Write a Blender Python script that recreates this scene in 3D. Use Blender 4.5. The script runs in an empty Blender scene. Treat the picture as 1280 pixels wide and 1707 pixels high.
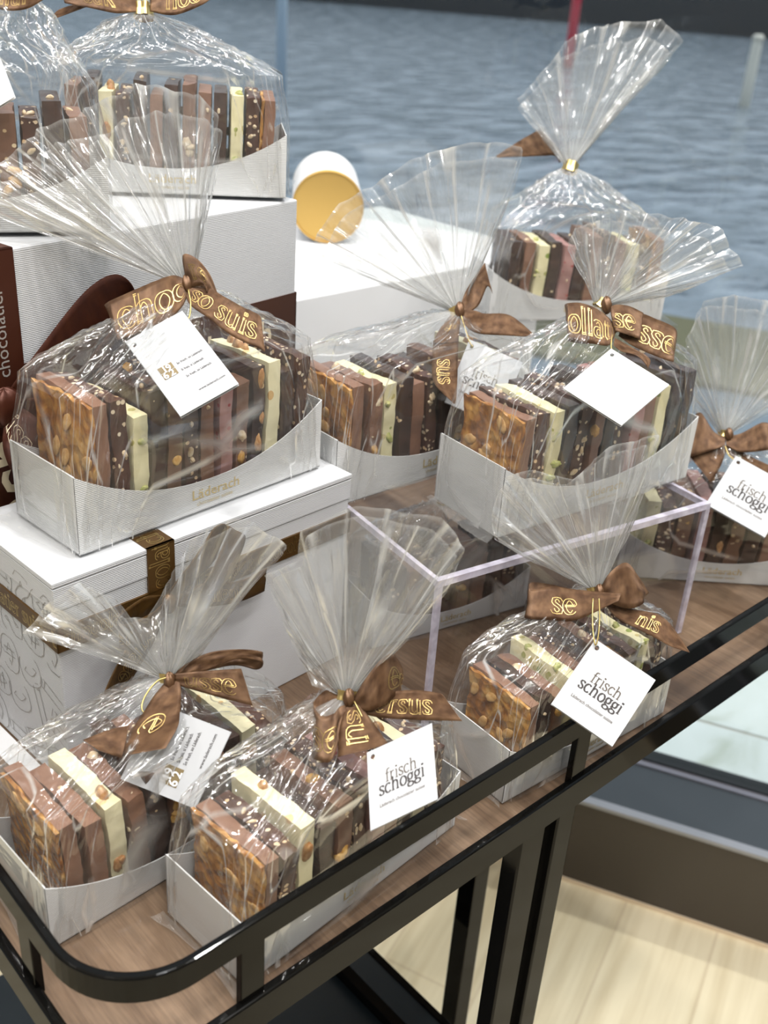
import bpy, math, random
from mathutils import Vector, Matrix, noise
# ------------------------------------------------------------------ camera, world, lights, exposure
SC = bpy.context.scene
COL = SC.collection
ZT = 0.80                                    # top of the trolley
CAM = Vector((0.0, 0.0, 1.33))
RGT = Vector((0.74024139, -0.66933423, 0.06351673))
UPC = Vector((0.26730828, 0.37967125, 0.88566135))
BCK = Vector((-0.61691893, -0.63862464, 0.45996696))
cam_data = bpy.data.cameras.new('camera'); cam = bpy.data.objects.new('camera', cam_data); COL.objects.link(cam)
cam.matrix_world = Matrix(((RGT.x, UPC.x, BCK.x, CAM.x), (RGT.y, UPC.y, BCK.y, CAM.y), (RGT.z, UPC.z, BCK.z, CAM.z), (0, 0, 0, 1)))
cam_data.sensor_fit = 'HORIZONTAL'; cam_data.sensor_width = 36.0; cam_data.lens = 1738.0 / 1280.0 * 36.0
cam_data.clip_start = 0.02; cam_data.clip_end = 300
cam_data.dof.use_dof = True; cam_data.dof.focus_distance = 0.74; cam_data.dof.aperture_fstop = 11.0
SC.camera = cam
SC.view_settings.view_transform = 'Standard'; SC.view_settings.look = 'None'
SC.view_settings.gamma = 1.0; SC.view_settings.use_curve_mapping = False
SC.view_settings.exposure = 0.1
SC.cycles.transparent_max_bounces = 32
SC.cycles.max_bounces = 7; SC.cycles.diffuse_bounces = 3; SC.cycles.glossy_bounces = 4
SC.cycles.use_adaptive_sampling = True; SC.cycles.adaptive_threshold = 0.035
SC.cycles.caustics_reflective = False; SC.cycles.caustics_refractive = False
SC.cycles.sample_clamp_indirect = 8.0

W = bpy.data.worlds.new('world'); SC.world = W; W.use_nodes = True
bg = W.node_tree.nodes['Background']
wn = W.node_tree
tcw = wn.nodes.new('ShaderNodeTexCoord'); sep = wn.nodes.new('ShaderNodeSeparateXYZ'); rmp = wn.nodes.new('ShaderNodeValToRGB')
wn.links.new(tcw.outputs['Generated'], sep.inputs[0]); wn.links.new(sep.outputs['Z'], rmp.inputs[0]); wn.links.new(rmp.outputs[0], bg.inputs[0])
rmp.color_ramp.elements[0].position = 0.0; rmp.color_ramp.elements[0].color = (0.27, 0.31, 0.36, 1)
rmp.color_ramp.elements[1].position = 0.6; rmp.color_ramp.elements[1].color = (0.50, 0.55, 0.62, 1)
bg.inputs[1].default_value = 1.35

def lamp(kind, name, loc, energy, color=(1, 1, 1), target=None, **kw):
    d = bpy.data.lights.new(name, kind); d.energy = energy; d.color = color
    for k, v in kw.items(): setattr(d, k, v)
    o = bpy.data.objects.new(name, d); COL.objects.link(o); o.location = loc
    if target is not None:
        o.rotation_euler = (Vector(target) - Vector(loc)).to_track_quat('-Z', 'Y').to_euler()
    return o
# daylight coming in through the shop window, low sun from behind right
lamp('SUN', 'sunlight', (3, 1, 3), 1.3, (1.0, 0.96, 0.9), (2.42, 1.35, 2.0), angle=0.03)
# unseen ceiling downlights; small bright discs added for sparkle on the cellophane
for lx, ly, e in [(0.15, -0.25, 8), (0.9, -0.1, 8), (-0.5, 0.35, 8), (0.25, 1.0, 6), (0.95, 0.8, 5), (-0.3, -0.9, 9), (1.3, -0.9, 7), (-0.9, 1.2, 6), (0.5, 0.4, 5), (-0.1, 0.5, 4), (0.6, -1.6, 6), (-1.2, -0.3, 6), (-0.2, 1.9, 5)]:
    lamp('AREA', 'sparkle_downlight', (lx, ly, 2.745), e * 1.25, (1.0, 0.975, 0.94), (lx, ly, 0), shape='DISK', size=0.085)
# soft fill lamps added below the ceiling, one wide, one a narrow strip
lamp('AREA', 'ceiling_fill_wide', (-0.5, -0.6, 2.74), 11, (1.0, 0.97, 0.93), (0.2, 0.2, 0.8), shape='RECTANGLE', size=1.2, size_y=0.5)
lamp('AREA', 'ceiling_fill_strip', (0.7, 0.1, 2.74), 9, (0.97, 0.98, 1.0), (0.6, 0.4, 0.8), shape='RECTANGLE', size=1.4, size_y=0.07)

# ------------------------------------------------------------------ helpers
def tag(o, label=None, cat=None, group=None, kind=None):
    if label: o['label'] = label
    if cat: o['category'] = cat
    if group: o['group'] = group
    o['kind'] = kind or 'thing'
    return o
def link(name, mesh, parent=None, loc=None):
    o = bpy.data.objects.new(name, mesh); COL.objects.link(o)
    if parent: o.parent = parent
    if loc is not None: o.location = loc
    return o
def empty(name, loc, rz=0.0):
    o = bpy.data.objects.new(name, None); COL.objects.link(o); o.location = loc; o.rotation_euler = (0, 0, rz)
    o.empty_display_size = 0.02
    return o
class MB:
    def __init__(s): s.v = []; s.f = []; s.m = []; s.sm = []
    def add(s, vs, fs, mi=0, smooth=False):
        n = len(s.v); s.v += [tuple(v) for v in vs]
        for f in fs: s.f.append([i + n for i in f]); s.m.append(mi); s.sm.append(smooth)
    def box(s, a, b, mi=0):
        x0, y0, z0 = a; x1, y1, z1 = b
        s.add([(x0, y0, z0), (x1, y0, z0), (x1, y1, z0), (x0, y1, z0), (x0, y0, z1), (x1, y0, z1), (x1, y1, z1), (x0, y1, z1)],
              [(3, 2, 1, 0), (4, 5, 6, 7), (0, 1, 5, 4), (1, 2, 6, 5), (2, 3, 7, 6), (3, 0, 4, 7)], mi)
    def grid(s, fn, nu, nv, mi=0, smooth=True, closed=False):
        vs = [fn(i / nu, j / nv) for j in range(nv + 1) for i in range(nu + (0 if closed else 1))]
        w = nu if closed else nu + 1
        fs = []
        for j in range(nv):
            for i in range(nu):
                k = (i + 1) % w if closed else i + 1
                fs.append((j * w + i, j * w + k, (j + 1) * w + k, (j + 1) * w + i))
        s.add(vs, fs, mi, smooth)
    def tube(s, pts, r, n=8, mi=0, closed=False):
        pts = [Vector(p) for p in pts]; m = len(pts); rings = []
        up = Vector((0.3, 0.2, 1)).normalized()
        for i, p in enumerate(pts):
            if closed: t = pts[(i + 1) % m] - pts[i - 1]
            else: t = pts[min(i + 1, m - 1)] - pts[max(i - 1, 0)]
            t.normalize(); a = t.cross(up)
            if a.length < 1e-4: a = t.cross(Vector((1, 0, 0)))
            a.normalize(); b = a.cross(t)
            rr = r(i / (m - 1)) if callable(r) else r
            rings.append([p + (a * math.cos(2 * math.pi * k / n) + b * math.sin(2 * math.pi * k / n)) * rr for k in range(n)])
        vs = [q for ring in rings for q in ring]; fs = []
        for i in range(m if closed else m - 1):
            j = (i + 1) % m
            for k in range(n):
                l = (k + 1) % n
                fs.append((i * n + k, j * n + k, j * n + l, i * n + l))
        if not closed: fs += [tuple(range(n)), tuple(range((m - 1) * n + n - 1, (m - 1) * n - 1, -1))]
        s.add(vs, fs, mi, True)
    def mesh(s, name, mats):
        me = bpy.data.meshes.new(name); me.from_pydata(s.v, [], s.f)
        for m in (mats if isinstance(mats, (list, tuple)) else [mats]): me.materials.append(m)
        me.polygons.foreach_set('material_index', s.m); me.polygons.foreach_set('use_smooth', s.sm); me.update()
        return me
    def build(s, name, mats, parent=None, loc=None, bevel=0, seg=2):
        o = link(name, s.mesh(name, mats), parent, loc)
        if bevel:
            b = o.modifiers.new('bevel', 'BEVEL'); b.width = bevel; b.segments = seg; b.limit_method = 'ANGLE'; b.angle_limit = 0.6
        return o
def catmull(P, n):
    out = []; m = len(P)
    for i in range(m - 1):
        p0 = P[max(i - 1, 0)]; p1 = P[i]; p2 = P[i + 1]; p3 = P[min(i + 2, m - 1)]
        for k in range(n):
            t = k / n
            out.append(tuple(0.5 * ((2 * b) + (-a + c) * t + (2 * a - 5 * b + 4 * c - d) * t * t + (-a + 3 * b - 3 * c + d) * t ** 3) for a, b, c, d in zip(p0, p1, p2, p3)))
    out.append(tuple(P[-1])); return out
def sstep(a, b, x):
    t = min(1, max(0, (x - a) / (b - a))); return t * t * (3 - 2 * t)

# ------------------------------------------------------------------ materials
def newmat(name):
    m = bpy.data.materials.new(name); m.use_nodes = True
    nt = m.node_tree; p = nt.nodes['Principled BSDF']
    return m, nt, p
def N(nt, kind, **kw):
    n = nt.nodes.new('ShaderNode' + kind)
    for k, v in kw.items():
        if k in n.inputs: n.inputs[k].default_value = v
        else: setattr(n, k, v)
    return n
def plain(name, col, rough=0.5, metal=0.0, spec=0.5):
    m, nt, p = newmat(name); p.inputs['Base Color'].default_value = (*col, 1); p.inputs['Roughness'].default_value = rough
    p.inputs['Metallic'].default_value = metal; p.inputs['Specular IOR Level'].default_value = spec
    return m
def coords(nt, scale=(1, 1, 1), kind='Object', rot=(0, 0, 0)):
    tc = N(nt, 'TexCoord'); mp = N(nt, 'Mapping'); mp.inputs['Scale'].default_value = scale; mp.inputs['Rotation'].default_value = rot
    nt.links.new(tc.outputs[kind], mp.inputs[0]); return mp
def bump(nt, p, src, strength, dist):
    b = N(nt, 'Bump'); b.inputs['Strength'].default_value = strength; b.inputs['Distance'].default_value = dist
    nt.links.new(src, b.inputs['Height']); nt.links.new(b.outputs[0], p.inputs['Normal']); return b
def ramp(nt, src, stops):
    r = N(nt, 'ValToRGB'); e = r.color_ramp.elements
    while len(e) < len(stops): e.new(0.5)
    for el, (pos, c) in zip(e, stops): el.position = pos; el.color = (*c, 1)
    nt.links.new(src, r.inputs[0]); return r
def paper(name, col, ribs=1400.0, axis='Z'):
    m, nt, p = newmat(name); p.inputs['Base Color'].default_value = (*col, 1); p.inputs['Roughness'].default_value = 0.55
    mp = coords(nt); w = N(nt, 'TexWave', wave_type='BANDS', bands_direction=axis); w.inputs['Scale'].default_value = ribs / 6.283 * 1.0
    w.inputs['Distortion'].default_value = 0.0
    nt.links.new(mp.outputs[0], w.inputs['Vector']); bump(nt, p, w.outputs['Fac'], 0.5, 0.0004)
    return m
WHITE = (0.60, 0.61, 0.63)
M = {}
M['tray'] = paper('ribbed_white_card', (0.63, 0.635, 0.635), 1500)
M['box'] = paper('ribbed_white_box_card', WHITE, 1500)
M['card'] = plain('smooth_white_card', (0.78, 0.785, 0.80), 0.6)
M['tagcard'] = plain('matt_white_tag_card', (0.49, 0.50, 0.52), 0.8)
M['cord'] = plain('gold_cord', (0.55, 0.42, 0.16), 0.35, 0.8)
M['gold'] = plain('gold_foil', (0.80, 0.62, 0.26), 0.28, 1.0)
M['goldfoil'] = plain('dull_gold_foil', (0.56, 0.40, 0.16), 0.36, 0.9)
M['goldink'] = plain('pale_gold_ink', (0.62, 0.50, 0.26), 0.4, 0.35)
M['logo'] = plain('bronze_ink', (0.20, 0.145, 0.065), 0.6)
M['ink'] = plain('dark_brown_ink', (0.035, 0.028, 0.028), 0.6)
M['ink2'] = plain('warm_grey_ink', (0.10, 0.08, 0.065), 0.6)
M['swirl'] = plain('grey_swirl_ink', (0.36, 0.35, 0.34), 0.6)
M['cream'] = plain('cream_ink', (0.78, 0.66, 0.46), 0.5)
def lacquer():
    m = bpy.data.materials.new('glossy_black_lacquer'); m.use_nodes = True; nt = m.node_tree; nt.nodes.clear()
    out = N(nt, 'OutputMaterial'); d = N(nt, 'BsdfDiffuse'); d.inputs[0].default_value = (0.004, 0.0038, 0.0035, 1); gl = N(nt, 'BsdfGlossy'); gl.inputs['Roughness'].default_value = 0.07
    lw = N(nt, 'LayerWeight'); pw = N(nt, 'Math', operation='POWER'); pw.inputs[1].default_value = 5.0; nt.links.new(lw.outputs['Facing'], pw.inputs[0])
    fa = N(nt, 'Math', operation='MULTIPLY_ADD'); fa.inputs[1].default_value = 0.35; fa.inputs[2].default_value = 0.022; nt.links.new(pw.outputs[0], fa.inputs[0])
    mi = N(nt, 'MixShader'); nt.links.new(fa.outputs[0], mi.inputs[0]); nt.links.new(d.outputs[0], mi.inputs[1]); nt.links.new(gl.outputs[0], mi.inputs[2]); nt.links.new(mi.outputs[0], out.inputs[0])
    return m
M['black'] = lacquer()
M['brownband'] = plain('dark_brown_card', (0.060, 0.022, 0.012), 0.5)
# satin ribbons with fine cross ribs
def satin(name, c1, c2, rough=0.38, ribs=True):
    m, nt, p = newmat(name); p.inputs['Roughness'].default_value = rough; p.inputs['Metallic'].default_value = 0.45
    p.inputs['Anisotropic'].default_value = 0.5
    mp = coords(nt, (1, 1, 1), 'UV'); n = N(nt, 'TexNoise'); n.inputs['Scale'].default_value = 2.5; nt.links.new(mp.outputs[0], n.inputs['Vector'])
    r = ramp(nt, n.outputs['Fac'], [(0.35, c1), (0.7, c2)]); nt.links.new(r.outputs[0], p.inputs['Base Color'])
    w = N(nt, 'TexWave', wave_type='BANDS', bands_direction='X'); w.inputs['Scale'].default_value = 14.0; w.inputs['Distortion'].default_value = 0.6
    nt.links.new(mp.outputs[0], w.inputs['Vector']); bump(nt, p, w.outputs['Fac'], 0.5, 0.0006)
    return m
M['satin'] = satin('brown_satin_ribbon', (0.090, 0.044, 0.022), (0.225, 0.125, 0.066))
M['satin2'] = satin('dark_red_brown_satin_ribbon', (0.060, 0.016, 0.009), (0.095, 0.028, 0.014), 0.42)
M['foilribbon'] = satin('bronze_printed_ribbon', (0.085, 0.043, 0.012), (0.14, 0.072, 0.02), 0.3)
# clear cellophane film
def film(name, haze=0.035, refl=1.0, stretch=(1, 1, 1), creases=1.0, sheen=0.25, fold=(0.85, 0.55, 1), frot=0.35, fwid=0.034, fglint=0.60):
    m = bpy.data.materials.new(name); m.use_nodes = True; nt = m.node_tree; nt.nodes.clear()
    out = N(nt, 'OutputMaterial'); tr = N(nt, 'BsdfTransparent'); tr.inputs[0].default_value = (0.985, 0.987, 0.985, 1)
    gl = N(nt, 'BsdfGlossy'); gl.inputs['Roughness'].default_value = 0.05; gl.inputs['Color'].default_value = (1, 1, 1, 1)
    df = N(nt, 'BsdfTranslucent'); df.inputs[0].default_value = (0.97, 0.97, 0.95, 1)
    d2 = N(nt, 'BsdfDiffuse'); d2.inputs[0].default_value = (0.97, 0.97, 0.95, 1)
    addm = N(nt, 'MixShader'); addm.inputs[0].default_value = 0.5
    nt.links.new(df.outputs[0], addm.inputs[1]); nt.links.new(d2.outputs[0], addm.inputs[2])
    tc = coords(nt, stretch, 'UV')
    # crumpled facets: every cell of a warped voronoi tilts its own way
    nz = N(nt, 'TexNoise'); nz.inputs['Scale'].default_value = 0.9; nz.inputs['Detail'].default_value = 1.5
    nt.links.new(tc.outputs[0], nz.inputs['Vector'])
    mx = N(nt, 'VectorMath', operation='MULTIPLY_ADD'); mx.inputs[1].default_value = (1.1, 1.1, 1.1)
    nt.links.new(nz.outputs['Color'], mx.inputs[0]); nt.links.new(tc.outputs[0], mx.inputs[2])
    v1 = N(nt, 'TexVoronoi', feature='DISTANCE_TO_EDGE'); v1.inputs['Scale'].default_value = 0.62; nt.links.new(mx.outputs[0], v1.inputs['Vector'])
    v2 = N(nt, 'TexVoronoi', feature='F1'); v2.inputs['Scale'].default_value = 1.15; nt.links.new(mx.outputs[0], v2.inputs['Vector'])
    n2 = N(nt, 'TexNoise'); n2.inputs['Scale'].default_value = 1.4; n2.inputs['Detail'].default_value = 2.0; nt.links.new(mx.outputs[0], n2.inputs['Vector'])
    n2.noise_type = 'RIDGED_MULTIFRACTAL' if hasattr(n2, 'noise_type') else 'FBM'
    a = N(nt, 'Math', operation='MULTIPLY_ADD'); a.inputs[1].default_value = 0.55; nt.links.new(v2.outputs['Distance'], a.inputs[0]); nt.links.new(v1.outputs['Distance'], a.inputs[2])
    b_ = N(nt, 'Math', operation='MULTIPLY_ADD'); b_.inputs[1].default_value = 0.10; nt.links.new(n2.outputs['Fac'], b_.inputs[0]); nt.links.new(a.outputs[0], b_.inputs[2])
    bp = N(nt, 'Bump'); bp.inputs['Strength'].default_value = 1.0 * creases; bp.inputs['Distance'].default_value = 0.0055
    nt.links.new(b_.outputs[0], bp.inputs['Height']); nt.links.new(bp.outputs[0], gl.inputs['Normal'])
    g2 = N(nt, 'BsdfGlossy'); g2.inputs['Roughness'].default_value = 0.17; nt.links.new(bp.outputs[0], g2.inputs['Normal'])
    gm = N(nt, 'MixShader'); gm.inputs[0].default_value = sheen; nt.links.new(gl.outputs[0], gm.inputs[1]); nt.links.new(g2.outputs[0], gm.inputs[2])
    fr = N(nt, 'LayerWeight'); fr.inputs[0].default_value = 0.5; nt.links.new(bp.outputs[0], fr.inputs['Normal'])
    fp = N(nt, 'Math', operation='POWER'); fp.inputs[1].default_value = 4.0; nt.links.new(fr.outputs['Facing'], fp.inputs[0])
    fm = N(nt, 'Math', operation='MULTIPLY_ADD'); fm.inputs[1].default_value = 0.55 * refl; fm.inputs[2].default_value = 0.075 * refl; fm.use_clamp = True
    nt.links.new(fp.outputs[0], fm.inputs[0])
    # crease highlights painted in: whitened, shinier lines along a second set of fold edges
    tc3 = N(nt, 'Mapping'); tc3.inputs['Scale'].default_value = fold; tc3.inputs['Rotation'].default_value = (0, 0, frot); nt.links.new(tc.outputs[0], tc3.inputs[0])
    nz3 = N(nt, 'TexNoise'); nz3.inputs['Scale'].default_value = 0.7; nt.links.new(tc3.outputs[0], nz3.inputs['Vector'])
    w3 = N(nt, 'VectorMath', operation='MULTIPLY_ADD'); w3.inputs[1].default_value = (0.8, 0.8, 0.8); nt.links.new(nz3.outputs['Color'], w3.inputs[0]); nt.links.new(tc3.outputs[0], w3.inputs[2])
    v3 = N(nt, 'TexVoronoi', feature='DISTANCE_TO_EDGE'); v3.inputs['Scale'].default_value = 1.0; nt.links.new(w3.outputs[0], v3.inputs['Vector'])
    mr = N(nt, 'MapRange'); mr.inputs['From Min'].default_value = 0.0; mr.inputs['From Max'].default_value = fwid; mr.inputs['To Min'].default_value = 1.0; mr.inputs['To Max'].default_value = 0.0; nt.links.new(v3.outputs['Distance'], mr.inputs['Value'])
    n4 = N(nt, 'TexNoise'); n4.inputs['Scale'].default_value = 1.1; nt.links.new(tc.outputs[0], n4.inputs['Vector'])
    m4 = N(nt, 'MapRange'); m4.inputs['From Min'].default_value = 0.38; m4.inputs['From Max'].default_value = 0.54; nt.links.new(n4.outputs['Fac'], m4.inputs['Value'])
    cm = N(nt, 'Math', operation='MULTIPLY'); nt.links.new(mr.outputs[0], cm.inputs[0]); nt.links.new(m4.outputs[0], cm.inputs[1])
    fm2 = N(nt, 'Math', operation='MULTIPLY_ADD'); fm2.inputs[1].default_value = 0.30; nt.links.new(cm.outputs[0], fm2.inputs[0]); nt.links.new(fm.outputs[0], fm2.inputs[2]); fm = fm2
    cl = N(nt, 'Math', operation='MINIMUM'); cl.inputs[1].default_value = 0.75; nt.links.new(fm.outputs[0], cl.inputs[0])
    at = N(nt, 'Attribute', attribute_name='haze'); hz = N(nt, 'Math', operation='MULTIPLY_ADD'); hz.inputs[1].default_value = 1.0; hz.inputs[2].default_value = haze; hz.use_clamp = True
    ha = N(nt, 'Math', operation='MULTIPLY_ADD'); ha.inputs[1].default_value = fglint; nt.links.new(cm.outputs[0], ha.inputs[0]); nt.links.new(at.outputs['Fac'], ha.inputs[2])
    nt.links.new(ha.outputs[0], hz.inputs[0])
    m1 = N(nt, 'MixShader'); nt.links.new(hz.outputs[0], m1.inputs[0]); nt.links.new(tr.outputs[0], m1.inputs[1]); nt.links.new(addm.outputs[0], m1.inputs[2])
    m2 = N(nt, 'MixShader'); nt.links.new(cl.outputs[0], m2.inputs[0]); nt.links.new(m1.outputs[0], m2.inputs[1]); nt.links.new(gm.outputs[0], m2.inputs[2])
    nt.links.new(m2.outputs[0], out.inputs[0])
    return m
M['film'] = film('crinkled_cellophane')
M['filmfan'] = film('gathered_cellophane', haze=0.085, refl=1.5, sheen=0.35, fold=(0.80, 0.15, 1), frot=0.0, fwid=0.065, fglint=0.60)
M['seam'] = film('folded_cellophane_seam', haze=0.12)
# acrylic
def acrylic():
    m = bpy.data.materials.new('clear_acrylic'); m.use_nodes = True; nt = m.node_tree; nt.nodes.clear()
    out = N(nt, 'OutputMaterial'); tr = N(nt, 'BsdfTransparent'); tr.inputs[0].default_value = (0.93, 0.93, 0.94, 1)
    gl = N(nt, 'BsdfGlossy'); gl.inputs['Roughness'].default_value = 0.02
    lw = N(nt, 'LayerWeight'); pw = N(nt, 'Math', operation='POWER'); pw.inputs[1].default_value = 5.0; nt.links.new(lw.outputs['Facing'], pw.inputs[0]); fr = N(nt, 'Math', operation='MULTIPLY_ADD'); fr.inputs[1].default_value = 0.8; fr.inputs[2].default_value = 0.035; nt.links.new(pw.outputs[0], fr.inputs[0])
    mi = N(nt, 'MixShader'); nt.links.new(fr.outputs[0], mi.inputs[0]); nt.links.new(tr.outputs[0], mi.inputs[1]); nt.links.new(gl.outputs[0], mi.inputs[2]); nt.links.new(mi.outputs[0], out.inputs[0])
    return m
M['acrylic'] = acrylic()
def acrylic_edge():
    m = bpy.data.materials.new('frosted_acrylic_edge'); m.use_nodes = True; nt = m.node_tree; nt.nodes.clear()
    out = N(nt, 'OutputMaterial'); tr = N(nt, 'BsdfTransparent'); d = N(nt, 'BsdfDiffuse'); d.inputs[0].default_value = (0.80, 0.76, 0.90, 1)
    gl = N(nt, 'BsdfGlossy'); gl.inputs['Roughness'].default_value = 0.12; gl.inputs[0].default_value = (0.95, 0.9, 1, 1)
    n = N(nt, 'TexNoise'); mp = coords(nt, (14, 14, 14)); nt.links.new(mp.outputs[0], n.inputs['Vector']); r = ramp(nt, n.outputs['Fac'], [(0.35, (0.35,) * 3), (0.65, (0.65,) * 3)])
    m1 = N(nt, 'MixShader'); nt.links.new(r.outputs[0], m1.inputs[0]); nt.links.new(tr.outputs[0], m1.inputs[1]); nt.links.new(d.outputs[0], m1.inputs[2])
    m2 = N(nt, 'MixShader'); m2.inputs[0].default_value = 0.15; nt.links.new(m1.outputs[0], m2.inputs[1]); nt.links.new(gl.outputs[0], m2.inputs[2]); nt.links.new(m2.outputs[0], out.inputs[0])
    return m
M['acrylic_edge'] = acrylic_edge()
# walnut
def walnut():
    m, nt, p = newmat('walnut_veneer'); mp = coords(nt, (9, 1.3, 9)); n = N(nt, 'TexNoise'); n.inputs['Scale'].default_value = 3.0; n.inputs['Detail'].default_value = 8; n.inputs['Roughness'].default_value = 0.62; n.inputs['Distortion'].default_value = 0.6
    nt.links.new(mp.outputs[0], n.inputs['Vector'])
    r = ramp(nt, n.outputs['Fac'], [(0.30, (0.060, 0.035, 0.021)), (0.48, (0.130, 0.082, 0.051)), (0.68, (0.215, 0.145, 0.095))])
    mp2 = coords(nt, (260, 14, 100)); n2 = N(nt, 'TexNoise'); n2.inputs['Scale'].default_value = 2.0; n2.inputs['Detail'].default_value = 3; nt.links.new(mp2.outputs[0], n2.inputs['Vector'])
    r2 = ramp(nt, n2.outputs['Fac'], [(0.35, (0.72,) * 3), (0.62, (1.08,) * 3)])
    mul = N(nt, 'Mix', data_type='RGBA', blend_type='MULTIPLY'); mul.inputs[0].default_value = 0.75
    nt.links.new(r.outputs[0], mul.inputs[6]); nt.links.new(r2.outputs[0], mul.inputs[7]); nt.links.new(mul.outputs[2], p.inputs['Base Color'])
    p.inputs['Roughness'].default_value = 0.30; bump(nt, p, n2.outputs['Fac'], 0.25, 0.0004)
    return m
M['walnut'] = walnut()
def plankfloor():
    m, nt, p = newmat('pale_oak_planks'); ang = math.radians(-20)
    mp = coords(nt, (1, 1, 1), 'Object', (0, 0, ang)); br = N(nt, 'TexBrick'); br.offset = 0.37
    for k, v in (('Scale', 1.0), ('Mortar Size', 0.0025), ('Brick Width', 1.6), ('Row Height', 0.145), ('Bias', 0.0)): br.inputs[k].default_value = v
    br.inputs['Color1'].default_value = (0.86, 0.76, 0.545, 1); br.inputs['Color2'].default_value = (0.83, 0.73, 0.515, 1); br.inputs['Mortar'].default_value = (0.74, 0.63, 0.44, 1)
    nt.links.new(mp.outputs[0], br.inputs['Vector'])
    mp2 = N(nt, 'Mapping'); mp2.inputs['Scale'].default_value = (1.4, 22, 1); nt.links.new(mp.outputs[0], mp2.inputs[0]); n = N(nt, 'TexNoise'); n.inputs['Scale'].default_value = 2.0; n.inputs['Detail'].default_value = 4; nt.links.new(mp2.outputs[0], n.inputs['Vector'])
    r = ramp(nt, n.outputs['Fac'], [(0.34, (0.84, 0.81, 0.76)), (0.6, (1.0, 1.0, 1.0))])
    mul = N(nt, 'Mix', data_type='RGBA', blend_type='MULTIPLY'); mul.inputs[0].default_value = 1.0
    nt.links.new(br.outputs[0], mul.inputs[6]); nt.links.new(r.outputs[0], mul.inputs[7]); nt.links.new(mul.outputs[2], p.inputs['Base Color']); p.inputs['Roughness'].default_value = 0.42
    return m
M['floor'] = plankfloor()
def marble():
    m, nt, p = newmat('pale_marble_paving'); mp = coords(nt, (1, 1, 1)); n = N(nt, 'TexNoise'); n.inputs['Scale'].default_value = 5.0; n.inputs['Detail'].default_value = 4; n.inputs['Distortion'].default_value = 1.5
    nt.links.new(mp.outputs[0], n.inputs['Vector']); r = ramp(nt, n.outputs['Fac'], [(0.36, (0.46, 0.50, 0.44)), (0.52, (0.64, 0.69, 0.68)), (0.7, (0.68, 0.73, 0.73))]); nt.links.new(r.outputs[0], p.inputs['Base Color']); p.inputs['Roughness'].default_value = 0.35
    return m
M['marble'] = marble()
def water():
    m, nt, p = newmat('rippled_water'); p.inputs['Base Color'].default_value = (0.085, 0.115, 0.145, 1); p.inputs['Roughness'].default_value = 0.16; p.inputs['IOR'].default_value = 1.33
    rot = math.radians(-43)
    mp = coords(nt, (1, 1, 1), 'Object', (0, 0, rot)); mp.inputs['Scale'].default_value = (1.3, 2.3, 1)
    n = N(nt, 'TexNoise'); n.inputs['Scale'].default_value = 1.3; n.inputs['Detail'].default_value = 3.0; n.inputs['Roughness'].default_value = 0.5; nt.links.new(mp.outputs[0], n.inputs['Vector'])
    r = ramp(nt, n.outputs['Fac'], [(0.36, (0.19, 0.235, 0.275)), (0.52, (0.275, 0.33, 0.39)), (0.66, (0.45, 0.515, 0.59))]); nt.links.new(r.outputs[0], p.inputs['Base Color'])
    bump(nt, p, n.outputs['Fac'], 0.6, 0.12)
    return m
M['water'] = water()

# ------------------------------------------------------------------ chocolate materials
def choc(name, base, dark, flecks=None, dens=0.0, fscale=260, rough=0.33, cover=0.42):
    m, nt, p = newmat(name); mp = coords(nt); oi = N(nt, 'ObjectInfo')
    addv = N(nt, 'VectorMath', operation='MULTIPLY_ADD'); addv.inputs[1].default_value = (3, 5, 7)
    nt.links.new(oi.outputs['Random'], addv.inputs[0]); nt.links.new(mp.outputs[0], addv.inputs[2])
    n = N(nt, 'TexNoise'); n.inputs['Scale'].default_value = 90; n.inputs['Detail'].default_value = 5; nt.links.new(addv.outputs[0], n.inputs['Vector'])
    r = ramp(nt, n.outputs['Fac'], [(0.32, dark), (0.62, base)]); last = r.outputs[0]
    h = n.outputs['Fac']
    if flecks:
        v = N(nt, 'TexVoronoi', feature='F1'); v.inputs['Scale'].default_value = fscale; nt.links.new(addv.outputs[0], v.inputs['Vector'])
        sp = N(nt, 'SeparateColor'); nt.links.new(v.outputs['Color'], sp.inputs[0])
        lt = N(nt, 'Math', operation='LESS_THAN'); lt.inputs[1].default_value = cover; nt.links.new(v.outputs['Distance'], lt.inputs[0])
        gt = N(nt, 'Math', operation='LESS_THAN'); gt.inputs[1].default_value = dens; nt.links.new(sp.outputs[0], gt.inputs[0])
        mu = N(nt, 'Math', operation='MULTIPLY'); nt.links.new(lt.outputs[0], mu.inputs[0]); nt.links.new(gt.outputs[0], mu.inputs[1])
        fc = ramp(nt, sp.outputs[1], [(i / max(1, len(flecks) - 1), c) for i, c in enumerate(flecks)]) if len(flecks) > 1 else None
        mx = N(nt, 'Mix', data_type='RGBA'); nt.links.new(mu.outputs[0], mx.inputs[0]); nt.links.new(last, mx.inputs[6])
        if fc: nt.links.new(fc.outputs[0], mx.inputs[7])
        else: mx.inputs[7].default_value = (*flecks[0], 1)
        last = mx.outputs[2]
        ad = N(nt, 'Math', operation='MULTIPLY_ADD'); ad.inputs[1].default_value = 0.5; nt.links.new(mu.outputs[0], ad.inputs[0]); nt.links.new(h, ad.inputs[2]); h = ad.outputs[0]
    nt.links.new(last, p.inputs['Base Color']); p.inputs['Roughness'].default_value = rough; bump(nt, p, h, 0.55, 0.0012)
    return m
NUTC = [(0.62, 0.44, 0.24), (0.72, 0.60, 0.40), (0.50, 0.30, 0.13)]
C_ = {}
C_['milk'] = choc('milk_chocolate', (0.205, 0.104, 0.064), (0.145, 0.068, 0.041), NUTC, 0.10, 200, cover=0.3)
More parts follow.
